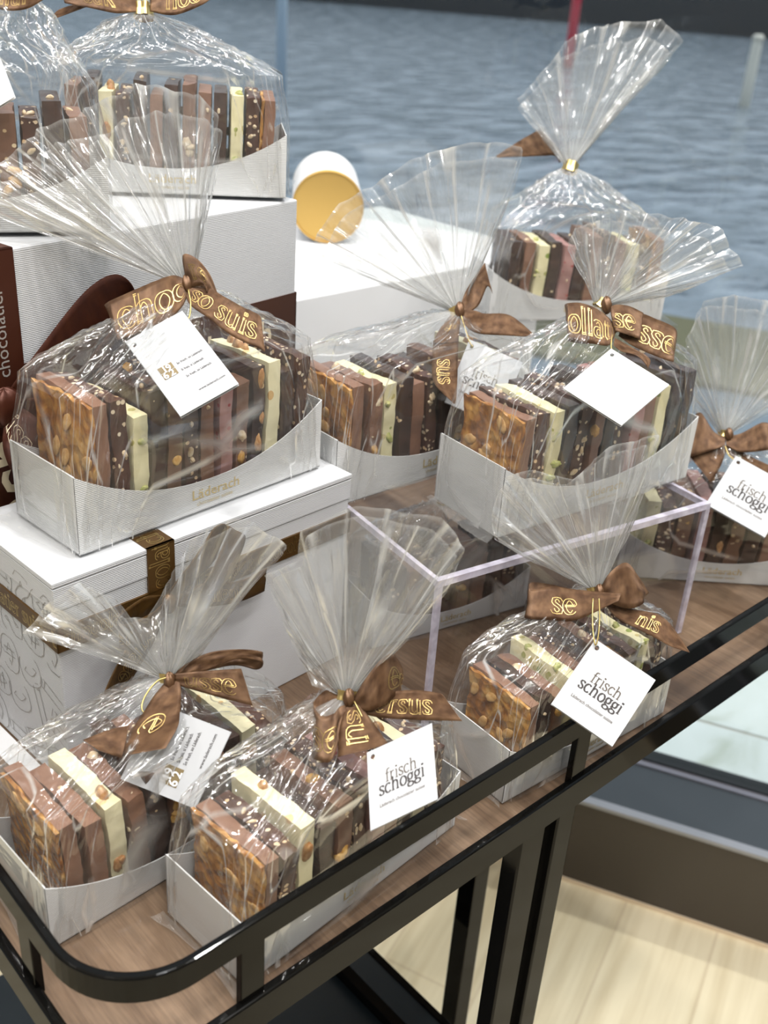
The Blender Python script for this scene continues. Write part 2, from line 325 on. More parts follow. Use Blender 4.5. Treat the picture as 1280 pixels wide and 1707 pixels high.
C_['mplain'] = choc('smooth_milk_chocolate', (0.235, 0.122, 0.078), (0.19, 0.095, 0.060), rough=0.4)
C_['dark'] = choc('dark_chocolate', (0.062, 0.033, 0.025), (0.030, 0.016, 0.012), NUTC, 0.08, 170, rough=0.25, cover=0.3)
C_['crumble'] = choc('dark_chocolate_with_coconut_flakes', (0.085, 0.036, 0.024), (0.045, 0.018, 0.012), [(0.75, 0.66, 0.50), (0.60, 0.40, 0.22), (0.70, 0.62, 0.48)], 0.24, 300, cover=0.42)
C_['white'] = choc('white_chocolate_with_pistachio', (0.78, 0.72, 0.46), (0.70, 0.64, 0.38), [(0.33, 0.36, 0.06), (0.55, 0.45, 0.2), (0.22, 0.30, 0.05)], 0.20, 150, rough=0.45)
C_['white2'] = choc('white_chocolate_with_almond', (0.80, 0.74, 0.50), (0.73, 0.67, 0.43), [(0.60, 0.38, 0.16), (0.72, 0.55, 0.3)], 0.10, 120, rough=0.45)
C_['pink'] = choc('raspberry_chocolate', (0.40, 0.225, 0.205), (0.31, 0.155, 0.14), [(0.30, 0.03, 0.03)], 0.08, 300, rough=0.5)
def floren():
    m, nt, p = newmat('caramelised_almond_brittle'); mp = coords(nt); oi = N(nt, 'ObjectInfo')
    addv = N(nt, 'VectorMath', operation='MULTIPLY_ADD'); addv.inputs[1].default_value = (3, 5, 7); nt.links.new(oi.outputs['Random'], addv.inputs[0]); nt.links.new(mp.outputs[0], addv.inputs[2])
    n = N(nt, 'TexNoise'); n.inputs['Scale'].default_value = 55; n.inputs['Detail'].default_value = 4; n.inputs['Distortion'].default_value = 1.2; nt.links.new(addv.outputs[0], n.inputs['Vector'])
    r = ramp(nt, n.outputs['Fac'], [(0.30, (0.13, 0.042, 0.010)), (0.45, (0.34, 0.145, 0.036)), (0.60, (0.53, 0.29, 0.085)), (0.75, (0.66, 0.45, 0.20))])
    v = N(nt, 'TexVoronoi', feature='F1'); v.inputs['Scale'].default_value = 130; nt.links.new(addv.outputs[0], v.inputs['Vector'])
    r2 = ramp(nt, v.outputs['Distance'], [(0.0, (1.15, 1.12, 1.05)), (0.8, (0.72, 0.66, 0.6))]); mul = N(nt, 'Mix', data_type='RGBA', blend_type='MULTIPLY'); mul.inputs[0].default_value = 0.8
    nt.links.new(r.outputs[0], mul.inputs[6]); nt.links.new(r2.outputs[0], mul.inputs[7]); nt.links.new(mul.outputs[2], p.inputs['Base Color'])
    p.inputs['Roughness'].default_value = 0.22; ad = N(nt, 'Math', operation='ADD'); nt.links.new(n.outputs['Fac'], ad.inputs[0]); nt.links.new(v.outputs['Distance'], ad.inputs[1]); bump(nt, p, ad.outputs[0], 0.8, 0.0022)
    return m
C_['floren'] = floren()
def nutmat(name, a, b, rough=0.4):
    m, nt, p = newmat(name); mp = coords(nt); n = N(nt, 'TexNoise'); n.inputs['Scale'].default_value = 180; n.inputs['Detail'].default_value = 3; nt.links.new(mp.outputs[0], n.inputs['Vector'])
    r = ramp(nt, n.outputs['Fac'], [(0.35, a), (0.65, b)]); nt.links.new(r.outputs[0], p.inputs['Base Color']); p.inputs['Roughness'].default_value = rough; bump(nt, p, n.outputs['Fac'], 0.4, 0.0006)
    return m
C_['flake'] = nutmat('toasted_almond_flake', (0.42, 0.22, 0.07), (0.60, 0.38, 0.16), 0.25)
C_['hazel'] = nutmat('cut_hazelnut', (0.58, 0.42, 0.24), (0.74, 0.62, 0.44))
C_['caranut'] = nutmat('caramelised_hazelnut', (0.48, 0.24, 0.05), (0.70, 0.42, 0.13), 0.25)
C_['almond'] = nutmat('roasted_almond', (0.36, 0.16, 0.05), (0.62, 0.38, 0.17))
C_['pist'] = nutmat('pistachio_kernel', (0.26, 0.30, 0.06), (0.52, 0.50, 0.20))

# ------------------------------------------------------------------ lettering: own serif strokes and outlined serif letters
def arc(cx, cy, rx, ry, a0, a1, n=12):
    return [(cx + rx * math.cos(math.radians(a0 + (a1 - a0) * i / n)), cy + ry * math.sin(math.radians(a0 + (a1 - a0) * i / n))) for i in range(n + 1)]
def sf(x, y, w=0.17): return [(x - w, y), (x + w, y)]
GL = {
 'a': (0.78, [arc(0.36, 0.66, 0.26, 0.32, 150, 0, 8) + [(0.62, 0.12), (0.74, 0.0)], arc(0.38, 0.27, 0.27, 0.27, 60, 330, 12)]),
 'c': (0.78, [arc(0.44, 0.5, 0.35, 0.5, 45, 318, 16)]),
 'd': (0.98, [arc(0.42, 0.5, 0.34, 0.5, 0, 360, 18), [(0.76, 1.5), (0.76, 0.0)], [(0.6, 1.5), (0.76, 1.5)], [(0.76, 0.0), (0.92, 0.0)]]),
 'e': (0.84, [[(0.11, 0.56), (0.75, 0.56)] + arc(0.43, 0.5, 0.33, 0.5, 10, 320, 18)]),
 'f': (0.58, [arc(0.52, 1.22, 0.24, 0.28, 60, 180, 7) + [(0.28, 0.0)], [(0.06, 1.0), (0.56, 1.0)], sf(0.28, 0, 0.2)]),
 'g': (0.86, [arc(0.40, 0.66, 0.27, 0.34, 0, 360, 16), arc(0.42, -0.18, 0.34, 0.24, 90, 450, 16), [(0.2, 0.4), (0.14, 0.22), (0.42, 0.06)], [(0.6, 0.92), (0.82, 1.0)]]),
 'h': (1.06, [[(0.24, 1.5), (0.24, 0.0)], [(0.08, 1.5), (0.24, 1.5)], arc(0.52, 0.66, 0.27, 0.34, 165, 0, 8) + [(0.79, 0.0)], sf(0.24, 0), sf(0.79, 0)]),
 'i': (0.48, [[(0.24, 1.0), (0.24, 0.0)], [(0.08, 1.0), (0.24, 1.0)], sf(0.24, 0), arc(0.24, 1.36, 0.055, 0.055, 0, 360, 8)]),
 'k': (0.98, [[(0.22, 1.5), (0.22, 0.0)], [(0.76, 1.0), (0.3, 0.5)], [(0.42, 0.6), (0.84, 0.0)], sf(0.22, 0), sf(0.8, 0)]),
 'l': (0.48, [[(0.24, 1.5), (0.24, 0.0)], [(0.08, 1.5), (0.24, 1.5)], sf(0.24, 0)]),
 'n': (1.06, [[(0.24, 1.0), (0.24, 0.0)], [(0.08, 1.0), (0.24, 1.0)], arc(0.52, 0.66, 0.27, 0.34, 165, 0, 8) + [(0.79, 0.0)], sf(0.24, 0), sf(0.79, 0)]),
 'o': (0.90, [arc(0.45, 0.5, 0.36, 0.5, 0, 360, 20)]),
 'r': (0.72, [[(0.24, 1.0), (0.24, 0.0)], [(0.08, 1.0), (0.24, 1.0)], arc(0.50, 0.70, 0.26, 0.28, 175, 60, 6), sf(0.24, 0)]),
 's': (0.70, [[(0.60, 0.80), (0.52, 0.95), (0.34, 1.0), (0.16, 0.92), (0.12, 0.74), (0.22, 0.60), (0.46, 0.44), (0.59, 0.28), (0.54, 0.08), (0.34, 0.0), (0.16, 0.06), (0.08, 0.24)]]),
 't': (0.60, [[(0.26, 1.3), (0.26, 0.2), (0.34, 0.02), (0.54, 0.06)], [(0.06, 1.0), (0.54, 1.0)]]),
 'u': (1.06, [[(0.22, 1.0), (0.22, 0.34)] + arc(0.48, 0.32, 0.26, 0.32, 180, 330, 8), [(0.79, 1.0), (0.79, 0.0)], [(0.06, 1.0), (0.22, 1.0)], [(0.63, 1.0), (0.79, 1.0)], [(0.79, 0.0), (0.95, 0.0)]]),
 'L': (0.95, [[(0.2, 1.4), (0.2, 0.0), (0.85, 0.0), (0.85, 0.2)], sf(0.2, 1.4)]),
 'x': (0.9, [[(0.1, 1.0), (0.8, 0.0)], [(0.78, 1.0), (0.12, 0.0)], sf(0.14, 1, 0.12), sf(0.76, 0, 0.12)]),
 ' ': (0.45, []), '.': (0.3, [arc(0.12, 0.05, 0.05, 0.05, 0, 360, 8)]),
}
GL['ä'] = (GL['a'][0], GL['a'][1] + [arc(0.22, 1.3, 0.05, 0.05, 0, 360, 8), arc(0.5, 1.3, 0.05, 0.05, 0, 360, 8)])
def stroke_poly(mb, pts, wfun, fmap, off=0.0, mi=0):
    # one pen stroke as a strip of quads; off shifts it sideways in units of its own half width
    n = len(pts)
    closed = math.hypot(pts[0][0] - pts[-1][0], pts[0][1] - pts[-1][1]) < 1e-6
    L = []; Rr = []
    for i in range(n):
        if closed: a = pts[i - 1 if i else n - 2]; b = pts[(i + 1) if i < n - 1 else 1]
        else: a = pts[max(i - 1, 0)]; b = pts[min(i + 1, n - 1)]
        dx, dy = b[0] - a[0], b[1] - a[1]; l = math.hypot(dx, dy) or 1; dx /= l; dy /= l
        w, o = wfun(dx, dy)
        nx, ny = -dy, dx
        L.append(fmap(pts[i][0] + nx * (o + w), pts[i][1] + ny * (o + w))); Rr.append(fmap(pts[i][0] + nx * (o - w), pts[i][1] + ny * (o - w)))
    vs = L + Rr; mb.add(vs, [(i, i + 1, n + i + 1, n + i) for i in range(n - 1)], mi)
def serif_text(mb, s, fmap, h, x0=0, y0=0, thick=0.085, thin=0.03, outline=False, mi=0, line=0.02, track=0.0):
    """fmap maps flat text coordinates (metres) to 3-D; h is the x-height"""
    x = x0
    for ch in s:
        adv, strokes = GL.get(ch, GL[' '])
        for st in strokes:
            pts = []
            for a, b in zip(st[:-1], st[1:]):
                pts.append(a)
                d = math.hypot(b[0] - a[0], b[1] - a[1]); k = int(d / 0.25)
                for q in range(1, k + 1): pts.append((a[0] + (b[0] - a[0]) * q / (k + 1), a[1] + (b[1] - a[1]) * q / (k + 1)))
            pts.append(st[-1])
            f = lambda u, v, x=x: fmap(x + u * h, y0 + v * h)
            if outline:
                stroke_poly(mb, pts, lambda dx, dy: (line, (thick * abs(dy) + thin * abs(dx))), f, mi=mi)
                stroke_poly(mb, pts, lambda dx, dy: (line, -(thick * abs(dy) + thin * abs(dx))), f, mi=mi)
            else:
                stroke_poly(mb, pts, lambda dx, dy: (thick * abs(dy) + thin * abs(dx), 0), f, mi=mi)
        x += (adv + track) * h
    return x
_fc = {}
def sans_verts(s, size, bold=0.0):
    key = (s, bold)
    if key not in _fc:
        cu = bpy.data.curves.new('t', 'FONT'); cu.body = s; cu.size = 1.0; cu.resolution_u = 2; cu.offset = bold
        o = bpy.data.objects.new('t', cu); COL.objects.link(o); bpy.context.view_layer.update()
        me = bpy.data.meshes.new_from_object(o.evaluated_get(bpy.context.evaluated_depsgraph_get()))
        _fc[key] = ([tuple(v.co) for v in me.vertices], [tuple(p.vertices) for p in me.polygons])
        bpy.data.objects.remove(o); bpy.data.curves.remove(cu); bpy.data.meshes.remove(me)
    V, F = _fc[key]
    return [(v[0] * size, v[1] * size) for v in V], F
def sans_text(mb, s, fmap, size, x0=0, y0=0, bold=0.0, mi=0, xs=1.0):
    V, F = sans_verts(s, size, bold)
    mb.add([fmap(x0 + a * xs, y0 + b) for a, b in V], F, mi)
    return x0 + (max(v[0] for v in V) if V else 0) * xs

# ------------------------------------------------------------------ ribbons
def catm_pairs(P, n): return catmull([tuple(p) for p in P], n)
def make_ribbon(name, pairs, mat, parent, text='', flip=0, foil=None, sub=7, th=0.0003, xh=0.44, wrink=0.0, xf=None):
    """pairs: rows of the two edge points (six numbers) in metres; a woven strip with lettering on it"""
    pts = catm_pairs(pairs, sub); n = len(pts)
    A = [Vector(p[:3]) for p in pts]; B = [Vector(p[3:]) for p in pts]
    acc = [0.0]
    for i in range(1, n): acc.append(acc[-1] + ((A[i] + B[i]) / 2 - (A[i - 1] + B[i - 1]) / 2).length)
    nv = 8
    def P(i, j):
        v = j / nv; p = A[i].lerp(B[i], v)
        i0, i1 = max(i - 1, 0), min(i + 1, n - 1)
        t = (A[i1] + B[i1]) - (A[i0] + B[i0]); w = B[i] - A[i]; nn = t.cross(w)
        if nn.length > 1e-12: nn.normalize()
        k = noise.noise(Vector((acc[i] * 90, v * 3.0, len(name) + pairs[0][0] * 50))) * (0.0012 + wrink) * math.sin(math.pi * v) ** 0.5
        return p + nn * k
    grid = [[P(i, j) for j in range(nv + 1)] for i in range(n)]
    me = bpy.data.meshes.new(name); vs = [tuple(q) for row in grid for q in row]
    fs = [(i * (nv + 1) + j, (i + 1) * (nv + 1) + j, (i + 1) * (nv + 1) + j + 1, i * (nv + 1) + j + 1) for i in range(n - 1) for j in range(nv)]
    me.from_pydata(vs, [], fs); me.materials.append(mat)
    uv = me.uv_layers.new(name='UVMap')
    for poly in me.polygons:
        poly.use_smooth = True
        for li in poly.loop_indices:
            vi = me.loops[li].vertex_index; i, j = divmod(vi, nv + 1); uv.data[li].uv = (acc[i] / 0.02, j / nv)
    o = link(name, me, parent)
    s = o.modifiers.new('thickness', 'SOLIDIFY'); s.thickness = th; s.offset = 0
    if text and foil:
        wid = max((B[i] - A[i]).length for i in range(n))
        L = acc[-1]
        def fm(x, y):
            x = min(max(x, 0), L * 0.9999)
            i = 0
            while i < n - 2 and acc[i + 1] < x: i += 1
            t = (x - acc[i]) / max(1e-9, acc[i + 1] - acc[i]); vv = min(max(1 - y / wid if not flip else y / wid, 0), 1) * nv
            j = min(int(vv), nv - 1); s_ = vv - j
            a = grid[i][j].lerp(grid[i + 1][j], t); b = grid[i][j + 1].lerp(grid[i + 1][j + 1], t); p = a.lerp(b, s_)
            tt = (grid[i + 1][j] - grid[i][j]).cross(grid[i][j + 1] - grid[i][j])
            if tt.length > 1e-12: tt.normalize()
            dcam = BCK if parent is None else BCK_L.get(parent.name, BCK)
            if tt.dot(dcam) < 0: tt = -tt
            return p + tt * 0.0005
        h = wid * xh
        wtot = sum(GL.get(c, GL[' '])[0] for c in text) * h
        x0 = max(0, (L - wtot) / 2) if xf is None else min(xf * L, max(0, L - wtot))
        k = min(1.0, L / wtot) if wtot > 0 else 1
        mb = MB(); serif_text(mb, text, lambda x, y: fm(x * k if wtot > L else x, y), h, x0 if wtot <= L else 0.0, wid * 0.22, thick=0.105, thin=0.05, outline=True, line=0.021)
        mb.build('gold_lettering', foil, o)
    return o
BCK_L = {}

# ------------------------------------------------------------------ chocolate slabs
random.seed(7)
def slab_mesh(name, mat, sx, sy, sz, seed, rough=0.0007, n=(5, 16, 16)):
    """a hand-broken slab: sx thick, sy wide, sz tall; stands on its lower edge"""
    nx, ny, nz = n; idx = {}; vs = []; fs = []
    def vid(i, j, k):
        key = (i, j, k)
        if key not in idx:
            a, b, c = i / nx * 2 - 1, j / ny * 2 - 1, k / nz * 2 - 1
            x, y, z = a * sx / 2, b * sy / 2, c * sz / 2
            r = 0.0011  # soft corners
            def rnd(q, s): return q
            ex = max(0, abs(x) - (sx / 2 - r)) / r; ey = max(0, abs(y) - (sy / 2 - r)) / r; ez = max(0, abs(z) - (sz / 2 - r)) / r
            m_ = ex * ex * ey * ey + ey * ey * ez * ez + ex * ex * ez * ez
            x -= math.copysign(r * 0.3 * min(1, ex * (ey + ez)), x); y -= math.copysign(r * 0.3 * min(1, ey * (ex + ez)), y); z -= math.copysign(r * 0.3 * min(1, ez * (ex + ey)), z)
            p = Vector((x, y, z)); q = p * 110 + Vector((seed * 3.1, seed * 1.7, 0))
            amp = rough * (0.35 if (ey < 0.5 and ez < 0.5) else 1.5)
            d = noise.noise_vector(q) * amp + noise.noise_vector(q * 0.22) * amp * 1.8
            # broken, slightly crooked outline
            d.y += noise.noise(Vector((z * 30, seed, 1 if y > 0 else 5))) * 0.0022 * abs(b); d.z += noise.noise(Vector((y * 30, seed, 9 if z > 0 else 3))) * 0.0022 * max(0, c)
            if c < -0.99: d.z = 0
            d.x = max(-0.0006, min(0.0006, d.x))
            idx[key] = len(vs); vs.append(tuple(p + d + Vector((0, 0, sz / 2))))
        return idx[key]
    for j in range(ny):
        for k in range(nz):
            fs.append((vid(0, j, k), vid(0, j, k + 1), vid(0, j + 1, k + 1), vid(0, j + 1, k))); fs.append((vid(nx, j, k), vid(nx, j + 1, k), vid(nx, j + 1, k + 1), vid(nx, j, k + 1)))
    for i in range(nx):
        for k in range(nz):
            fs.append((vid(i, 0, k), vid(i + 1, 0, k), vid(i + 1, 0, k + 1), vid(i, 0, k + 1))); fs.append((vid(i, ny, k), vid(i, ny, k + 1), vid(i + 1, ny, k + 1), vid(i + 1, ny, k)))
        for j in range(ny):
            fs.append((vid(i, j, 0), vid(i, j + 1, 0), vid(i + 1, j + 1, 0), vid(i + 1, j, 0))); fs.append((vid(i, j, nz), vid(i + 1, j, nz), vid(i + 1, j + 1, nz), vid(i, j + 1, nz)))
    me = bpy.data.meshes.new(name); me.from_pydata(vs, [], fs); me.materials.append(mat)
    for p in me.polygons: p.use_smooth = True
    try: me.set_sharp_from_angle(angle=0.9)
    except Exception: pass
    return me
def nut_mesh(name, mat, rx, ry, rz, seed):
    import bmesh
    bm = bmesh.new(); bmesh.ops.create_icosphere(bm, subdivisions=3, radius=1.0)
    for v in bm.verts:
        k = 1 + noise.noise(v.co * 2.2 + Vector((seed * 4, 0, 0))) * 0.22
        v.co = Vector((v.co.x * rx * k, v.co.y * ry * k, v.co.z * rz * k))
    me = bpy.data.meshes.new(name); bm.to_mesh(me); bm.free(); me.materials.append(mat)
    for p in me.polygons: p.use_smooth = True
    return me
NUTS = {'hazelnut': [nut_mesh('hazelnut', C_['hazel'], .0052, .0052, .0052, s) for s in (1, 2)],
        'caramelised_hazelnut': [nut_mesh('caramelised_hazelnut', C_['caranut'], .0055, .0052, .0058, s) for s in (3, 4)],
        'almond': [nut_mesh('almond', C_['almond'], .0045, .0058, .0088, s) for s in (5, 6)],
        'pistachio': [nut_mesh('pistachio', C_['pist'], .0040, .0042, .0058, s) for s in (7, 8)],
        'nut_piece': [nut_mesh('nut_piece', C_['hazel'], .0022, .0028, .0032, s) for s in (9, 10)],
        'almond_flake': [nut_mesh('almond_flake', C_['flake'], .0013, .0042, .0068, s) for s in (11, 12)]}
# kind: (material, thickness mm, nuts, words)
KIND = {
 'F': ('mplain', 10.5, [('almond_flake', 5)], 'caramelised almond slab'),
 'K': ('crumble', 10.0, [('nut_piece', 7)], 'dark slab with pale coconut flakes'),
 'W': ('white', 11.0, [('pistachio', 4)], 'white slab with green pistachios'),
 'V': ('white2', 11.5, [('almond', 3)], 'white slab with whole almonds'),
 'H': ('milk', 11.0, [('hazelnut', 3), ('caramelised_hazelnut', 1)], 'milk chocolate slab with hazelnuts'),
 'M': ('mplain', 11.0, [('nut_piece', 1)], 'plain milk chocolate slab'),
 'D': ('dark', 10.0, [('nut_piece', 2)], 'plain dark chocolate slab'),
 'A': ('dark', 11.0, [('almond', 3)], 'dark chocolate slab with almonds'),
 'C': ('milk', 11.0, [('caramelised_hazelnut', 3), ('nut_piece', 3)], 'caramelised nut milk slab'),
 'P': ('pink', 9.0, [('nut_piece', 1)], 'pink raspberry chocolate slab'),
}
PROTO = {}
for kk, (mt, thk, nts, w) in KIND.items():
    PROTO[kk] = [slab_mesh('chocolate_slab', C_[mt], thk / 1000, 0.070, 0.080, s * 2.3 + len(PROTO), 0.0012 if kk in 'KH' else 0.0006) for s in (1, 2, 3)]
FLOR = [slab_mesh('almond_brittle_coat', C_['floren'], 0.005, 0.069, 0.079, 20 + s, 0.0016, (2, 26, 30)) for s in (1, 2)]
ORD = ['first', 'second', 'third', 'fourth', 'fifth', 'sixth', 'seventh', 'eighth', 'ninth', 'tenth', 'eleventh', 'twelfth', 'thirteenth', 'last']
def make_slabs(key, seq, base, yaw, s, where, lean=0.0, hgt=1.04, y_off=0.0, w=0.076):
    rnd = random.Random(hash(seq) % 1000 if False else sum(map(ord, seq)) + ord(key))
    L = 0.2 * s - 0.027; pitch = L / len(seq)
    for i, kk in enumerate(seq):
        mt, thk, nts, words = KIND[kk]
        x = -L / 2 + pitch * (i + 0.5) + 0.003
        th = pitch * (0.72 if kk == 'F' else 0.79 + 0.06 * rnd.random())
        sc = Vector((th / (thk / 1000), (w - 0.0100) / 0.070, s * (0.89 + rnd.random() * 0.17) * hgt))
        rz = rnd.uniform(-1, 1) * 0.6
        o = bpy.data.objects.new('chocolate_bark', PROTO[kk][rnd.randrange(3)]); COL.objects.link(o)
        ca, sa = math.cos(yaw), math.sin(yaw)
        dy = rnd.uniform(-1, 1) * 0.0015 + y_off; dz = 0.0018 + rnd.random() * 0.0015
        o.location = (base[0] + ca * x - sa * dy, base[1] + sa * x + ca * dy, base[2] + dz)
        o.rotation_euler = (0, math.radians(lean + rnd.uniform(-0.4, 0.4)), yaw + math.radians(rz)); o.scale = sc
        tag(o, f"{words}, {ORD[i]} from left {where}", 'chocolate slab', 'chocolate slabs standing ' + where)
        if kk == 'F':
            c = link('almond_brittle_coat', FLOR[rnd.randrange(2)], o, (-(thk / 2000) - 0.0012, 0, 0.0004)); c.scale = (0.55 / sc.x, 1, 1); c['label'] = 'glossy caramel coloured almond brittle face'
        for nm, cnt in nts:
            for q in range(cnt):
                me = NUTS[nm][rnd.randrange(2)]; nt_ = link(nm, me, o)
                face = rnd.random()
                if kk == 'F':
                    nt_.location = (-(thk / 2000) - 0.0026 / sc.x, rnd.uniform(-.03, .03), rnd.uniform(.03, .074)); nt_.rotation_euler = (rnd.uniform(0, 3), rnd.uniform(-.3, .3), 0); nt_.scale = (1 / sc.x, 1, 1); continue
                if face < 0.6: loc = (rnd.uniform(-.25, .25) * thk / 1000, -0.0345 + 0.0008, rnd.uniform(.022, .070))
                elif face < 0.9: loc = (rnd.uniform(-.25, .25) * thk / 1000, rnd.uniform(-.026, .026), 0.0795)
                else: loc = (-(thk / 2000) + 0.0008, rnd.uniform(-.028, .028), rnd.uniform(.03, .07))
                nt_.location = loc; nt_.rotation_euler = (rnd.uniform(0, 3), 0, rnd.uniform(0, 3)) if nm != 'almond' else (rnd.uniform(-.6, .6) + (1.57 if face >= 0.6 else 0), 0, 0)
                k = rnd.uniform(0.8, 1.15); lim = 0.82
                nt_.scale = (min(k, 0.9) / sc.x * lim, k * 0.62 if face < 0.6 else k, k if face < 0.6 else k * 0.62)

# ------------------------------------------------------------------ gift bags
def tray_mesh(s, w):
    L, Wd, H = 0.2 * s, w, 0.052 * s; t = 0.0009; low = 0.021 * s; mb = MB(); n = 28
    def top(u): q = 2 * u - 1; return low + (H - low) * (abs(q) ** 2.2)
    for sgn in (-1, 1):
        y0, y1 = sgn * Wd / 2, sgn * (Wd / 2 - t)
        vs = []; fs = []
        for i in range(n + 1):
            u = i / n; x = -L / 2 + L * u; h = top(u)
            vs += [(x, y0, 0), (x, y0 + 0, h), (x, y1, h), (x, y1, 0)]
        for i in range(n):
            a = i * 4; b = a + 4
            for k in range(3): fs.append((a + k, b + k, b + k + 1, a + k + 1) if sgn > 0 else (a + k + 1, b + k + 1, b + k, a + k))
        mb.add(vs, fs, 0, False)
        x0, x1 = sgn * L / 2, sgn * (L / 2 - t)
        mb.box((min(x0, x1), -Wd / 2 + t, 0), (max(x0, x1), Wd / 2 - t, H))
    mb.box((-L / 2, -Wd / 2, 0), (L / 2, Wd / 2, 0.0009))
    return mb
def film_body(s, Wd, neck, seed, name='cellophane_wrap', parent=None, open_top=1.0):
    L = 0.2 * s; nu, nv = 176, 64
    HT = 0.0965 * s
    vs = []; hz = []; uvs = []
    nx, ny, nz_ = neck
    rn = 0.0055
    def per(a, ex, ey, p):      # superellipse
        c, d = math.cos(a), math.sin(a)
        return ex * math.copysign(abs(c) ** (2 / p), c), ey * math.copysign(abs(d) ** (2 / p), d)
    for j in range(nv + 1):
        v = j / nv
        if v < 0.12: t = v / 0.12; z = 0.0006 + t * 0.02 * s; ex = L / 2 + 0.004 * (1 - 0.4 * t); ey = Wd / 2 + 0.0042 * (1 - 0.4 * t); p = 9; cx = cy = 0; w = 0
        elif v < 0.42:
            t = (v - 0.12) / 0.30; z = 0.0206 * s + t * (HT - 0.0206 * s); k = sstep(0.45, 1, t); ex = L / 2 + 0.0024 - k * 0.006; ey = Wd / 2 + 0.0025 - k * 0.002; p = 9 - 3 * t; cx = cy = 0; w = t
        else:
            t = min(1.0, (v - 0.42) / 0.58); w = 1
            z = HT + (nz_ - HT) * (t ** 1.0); e = t
            e = min(1.0, max(0.0, e)); f = (1 - e) ** 0.88
            # long straight shoulders, drawn in faster near the tie
            ex = (L / 2 - 0.0036) * f * (1 - 0.10 * math.sin(math.pi * e)) + rn * (1 - f); ey = (Wd / 2 + 0.0005) * (1 - e ** 1.35) + rn * e ** 1.35
            p = 6 - 4 * sstep(0, 0.6, e); cx = nx * e; cy = ny * e
        for i in range(nu):
            a = 2 * math.pi * i / nu
            a2 = a
            x, y = per(a2, ex, ey, p)
            dirv = Vector((x / max(ex, 1e-6), y / max(ey, 1e-6), 0)); 
            if dirv.length > 0: dirv.normalize()
            arc_s = (x + y) * 1.0
            q = Vector((math.cos(a) * 5.2, math.sin(a) * 4.2, v * 5.0 + seed * 7.3))
            r1 = 1 - abs(noise.noise(q)) * 2.2; r2 = 1 - abs(noise.noise(q * 2.3 + Vector((5, 1, 2)))) * 2.2
            tent = sstep(0.40, 0.55, v)
            fold = (1 - abs(math.sin(a * 11 + 2.2 * noise.noise(Vector((a, v * 2, seed))) + seed))) * tent
            fade = 1 - sstep(0.80, 1.0, v)
            lowf = sstep(0.0, 0.12, v)
            d = (r1 * 0.0022 + r2 * 0.0010) * lowf * (0.55 + 0.7 * tent) * (0.25 + 0.75 * fade) + fold * 0.0042 * fade * (0.3 + 0.7 * v)
            d = max(d, -0.0003)
            dz = 0.0
            if tent > 0: dz = (r2 * 0.0014 + r1 * 0.002) * tent * fade
            vs.append((cx + x + dirv.x * d, cy + y + dirv.y * d, z + dz))
            hz.append(0.30 * sstep(0.86, 1.0, v))
    fs = []
    for j in range(nv):
        for i in range(nu):
            k = (i + 1) % nu; fs.append((j * nu + i, j * nu + k, (j + 1) * nu + k, (j + 1) * nu + i))
    me = bpy.data.meshes.new(name); me.from_pydata(vs, [], fs); me.materials.append(M['film'])
    at = me.attributes.new('haze', 'FLOAT', 'POINT'); at.data.foreach_set('value', hz)
    uv = me.uv_layers.new(name='UVMap'); per_len = 2 * (L + Wd) / 0.02
    for poly in me.polygons:
        poly.use_smooth = True
        ii = poly.index % nu; jj = poly.index // nu
        for n_, li in enumerate(poly.loop_indices):
            iu = ii + (1 if n_ in (1, 2) else 0); jv = jj + (1 if n_ in (2, 3) else 0)
            uv.data[li].uv = (iu / nu * per_len, jv / nv * 5.0 + seed)
    return link(name, me, parent)
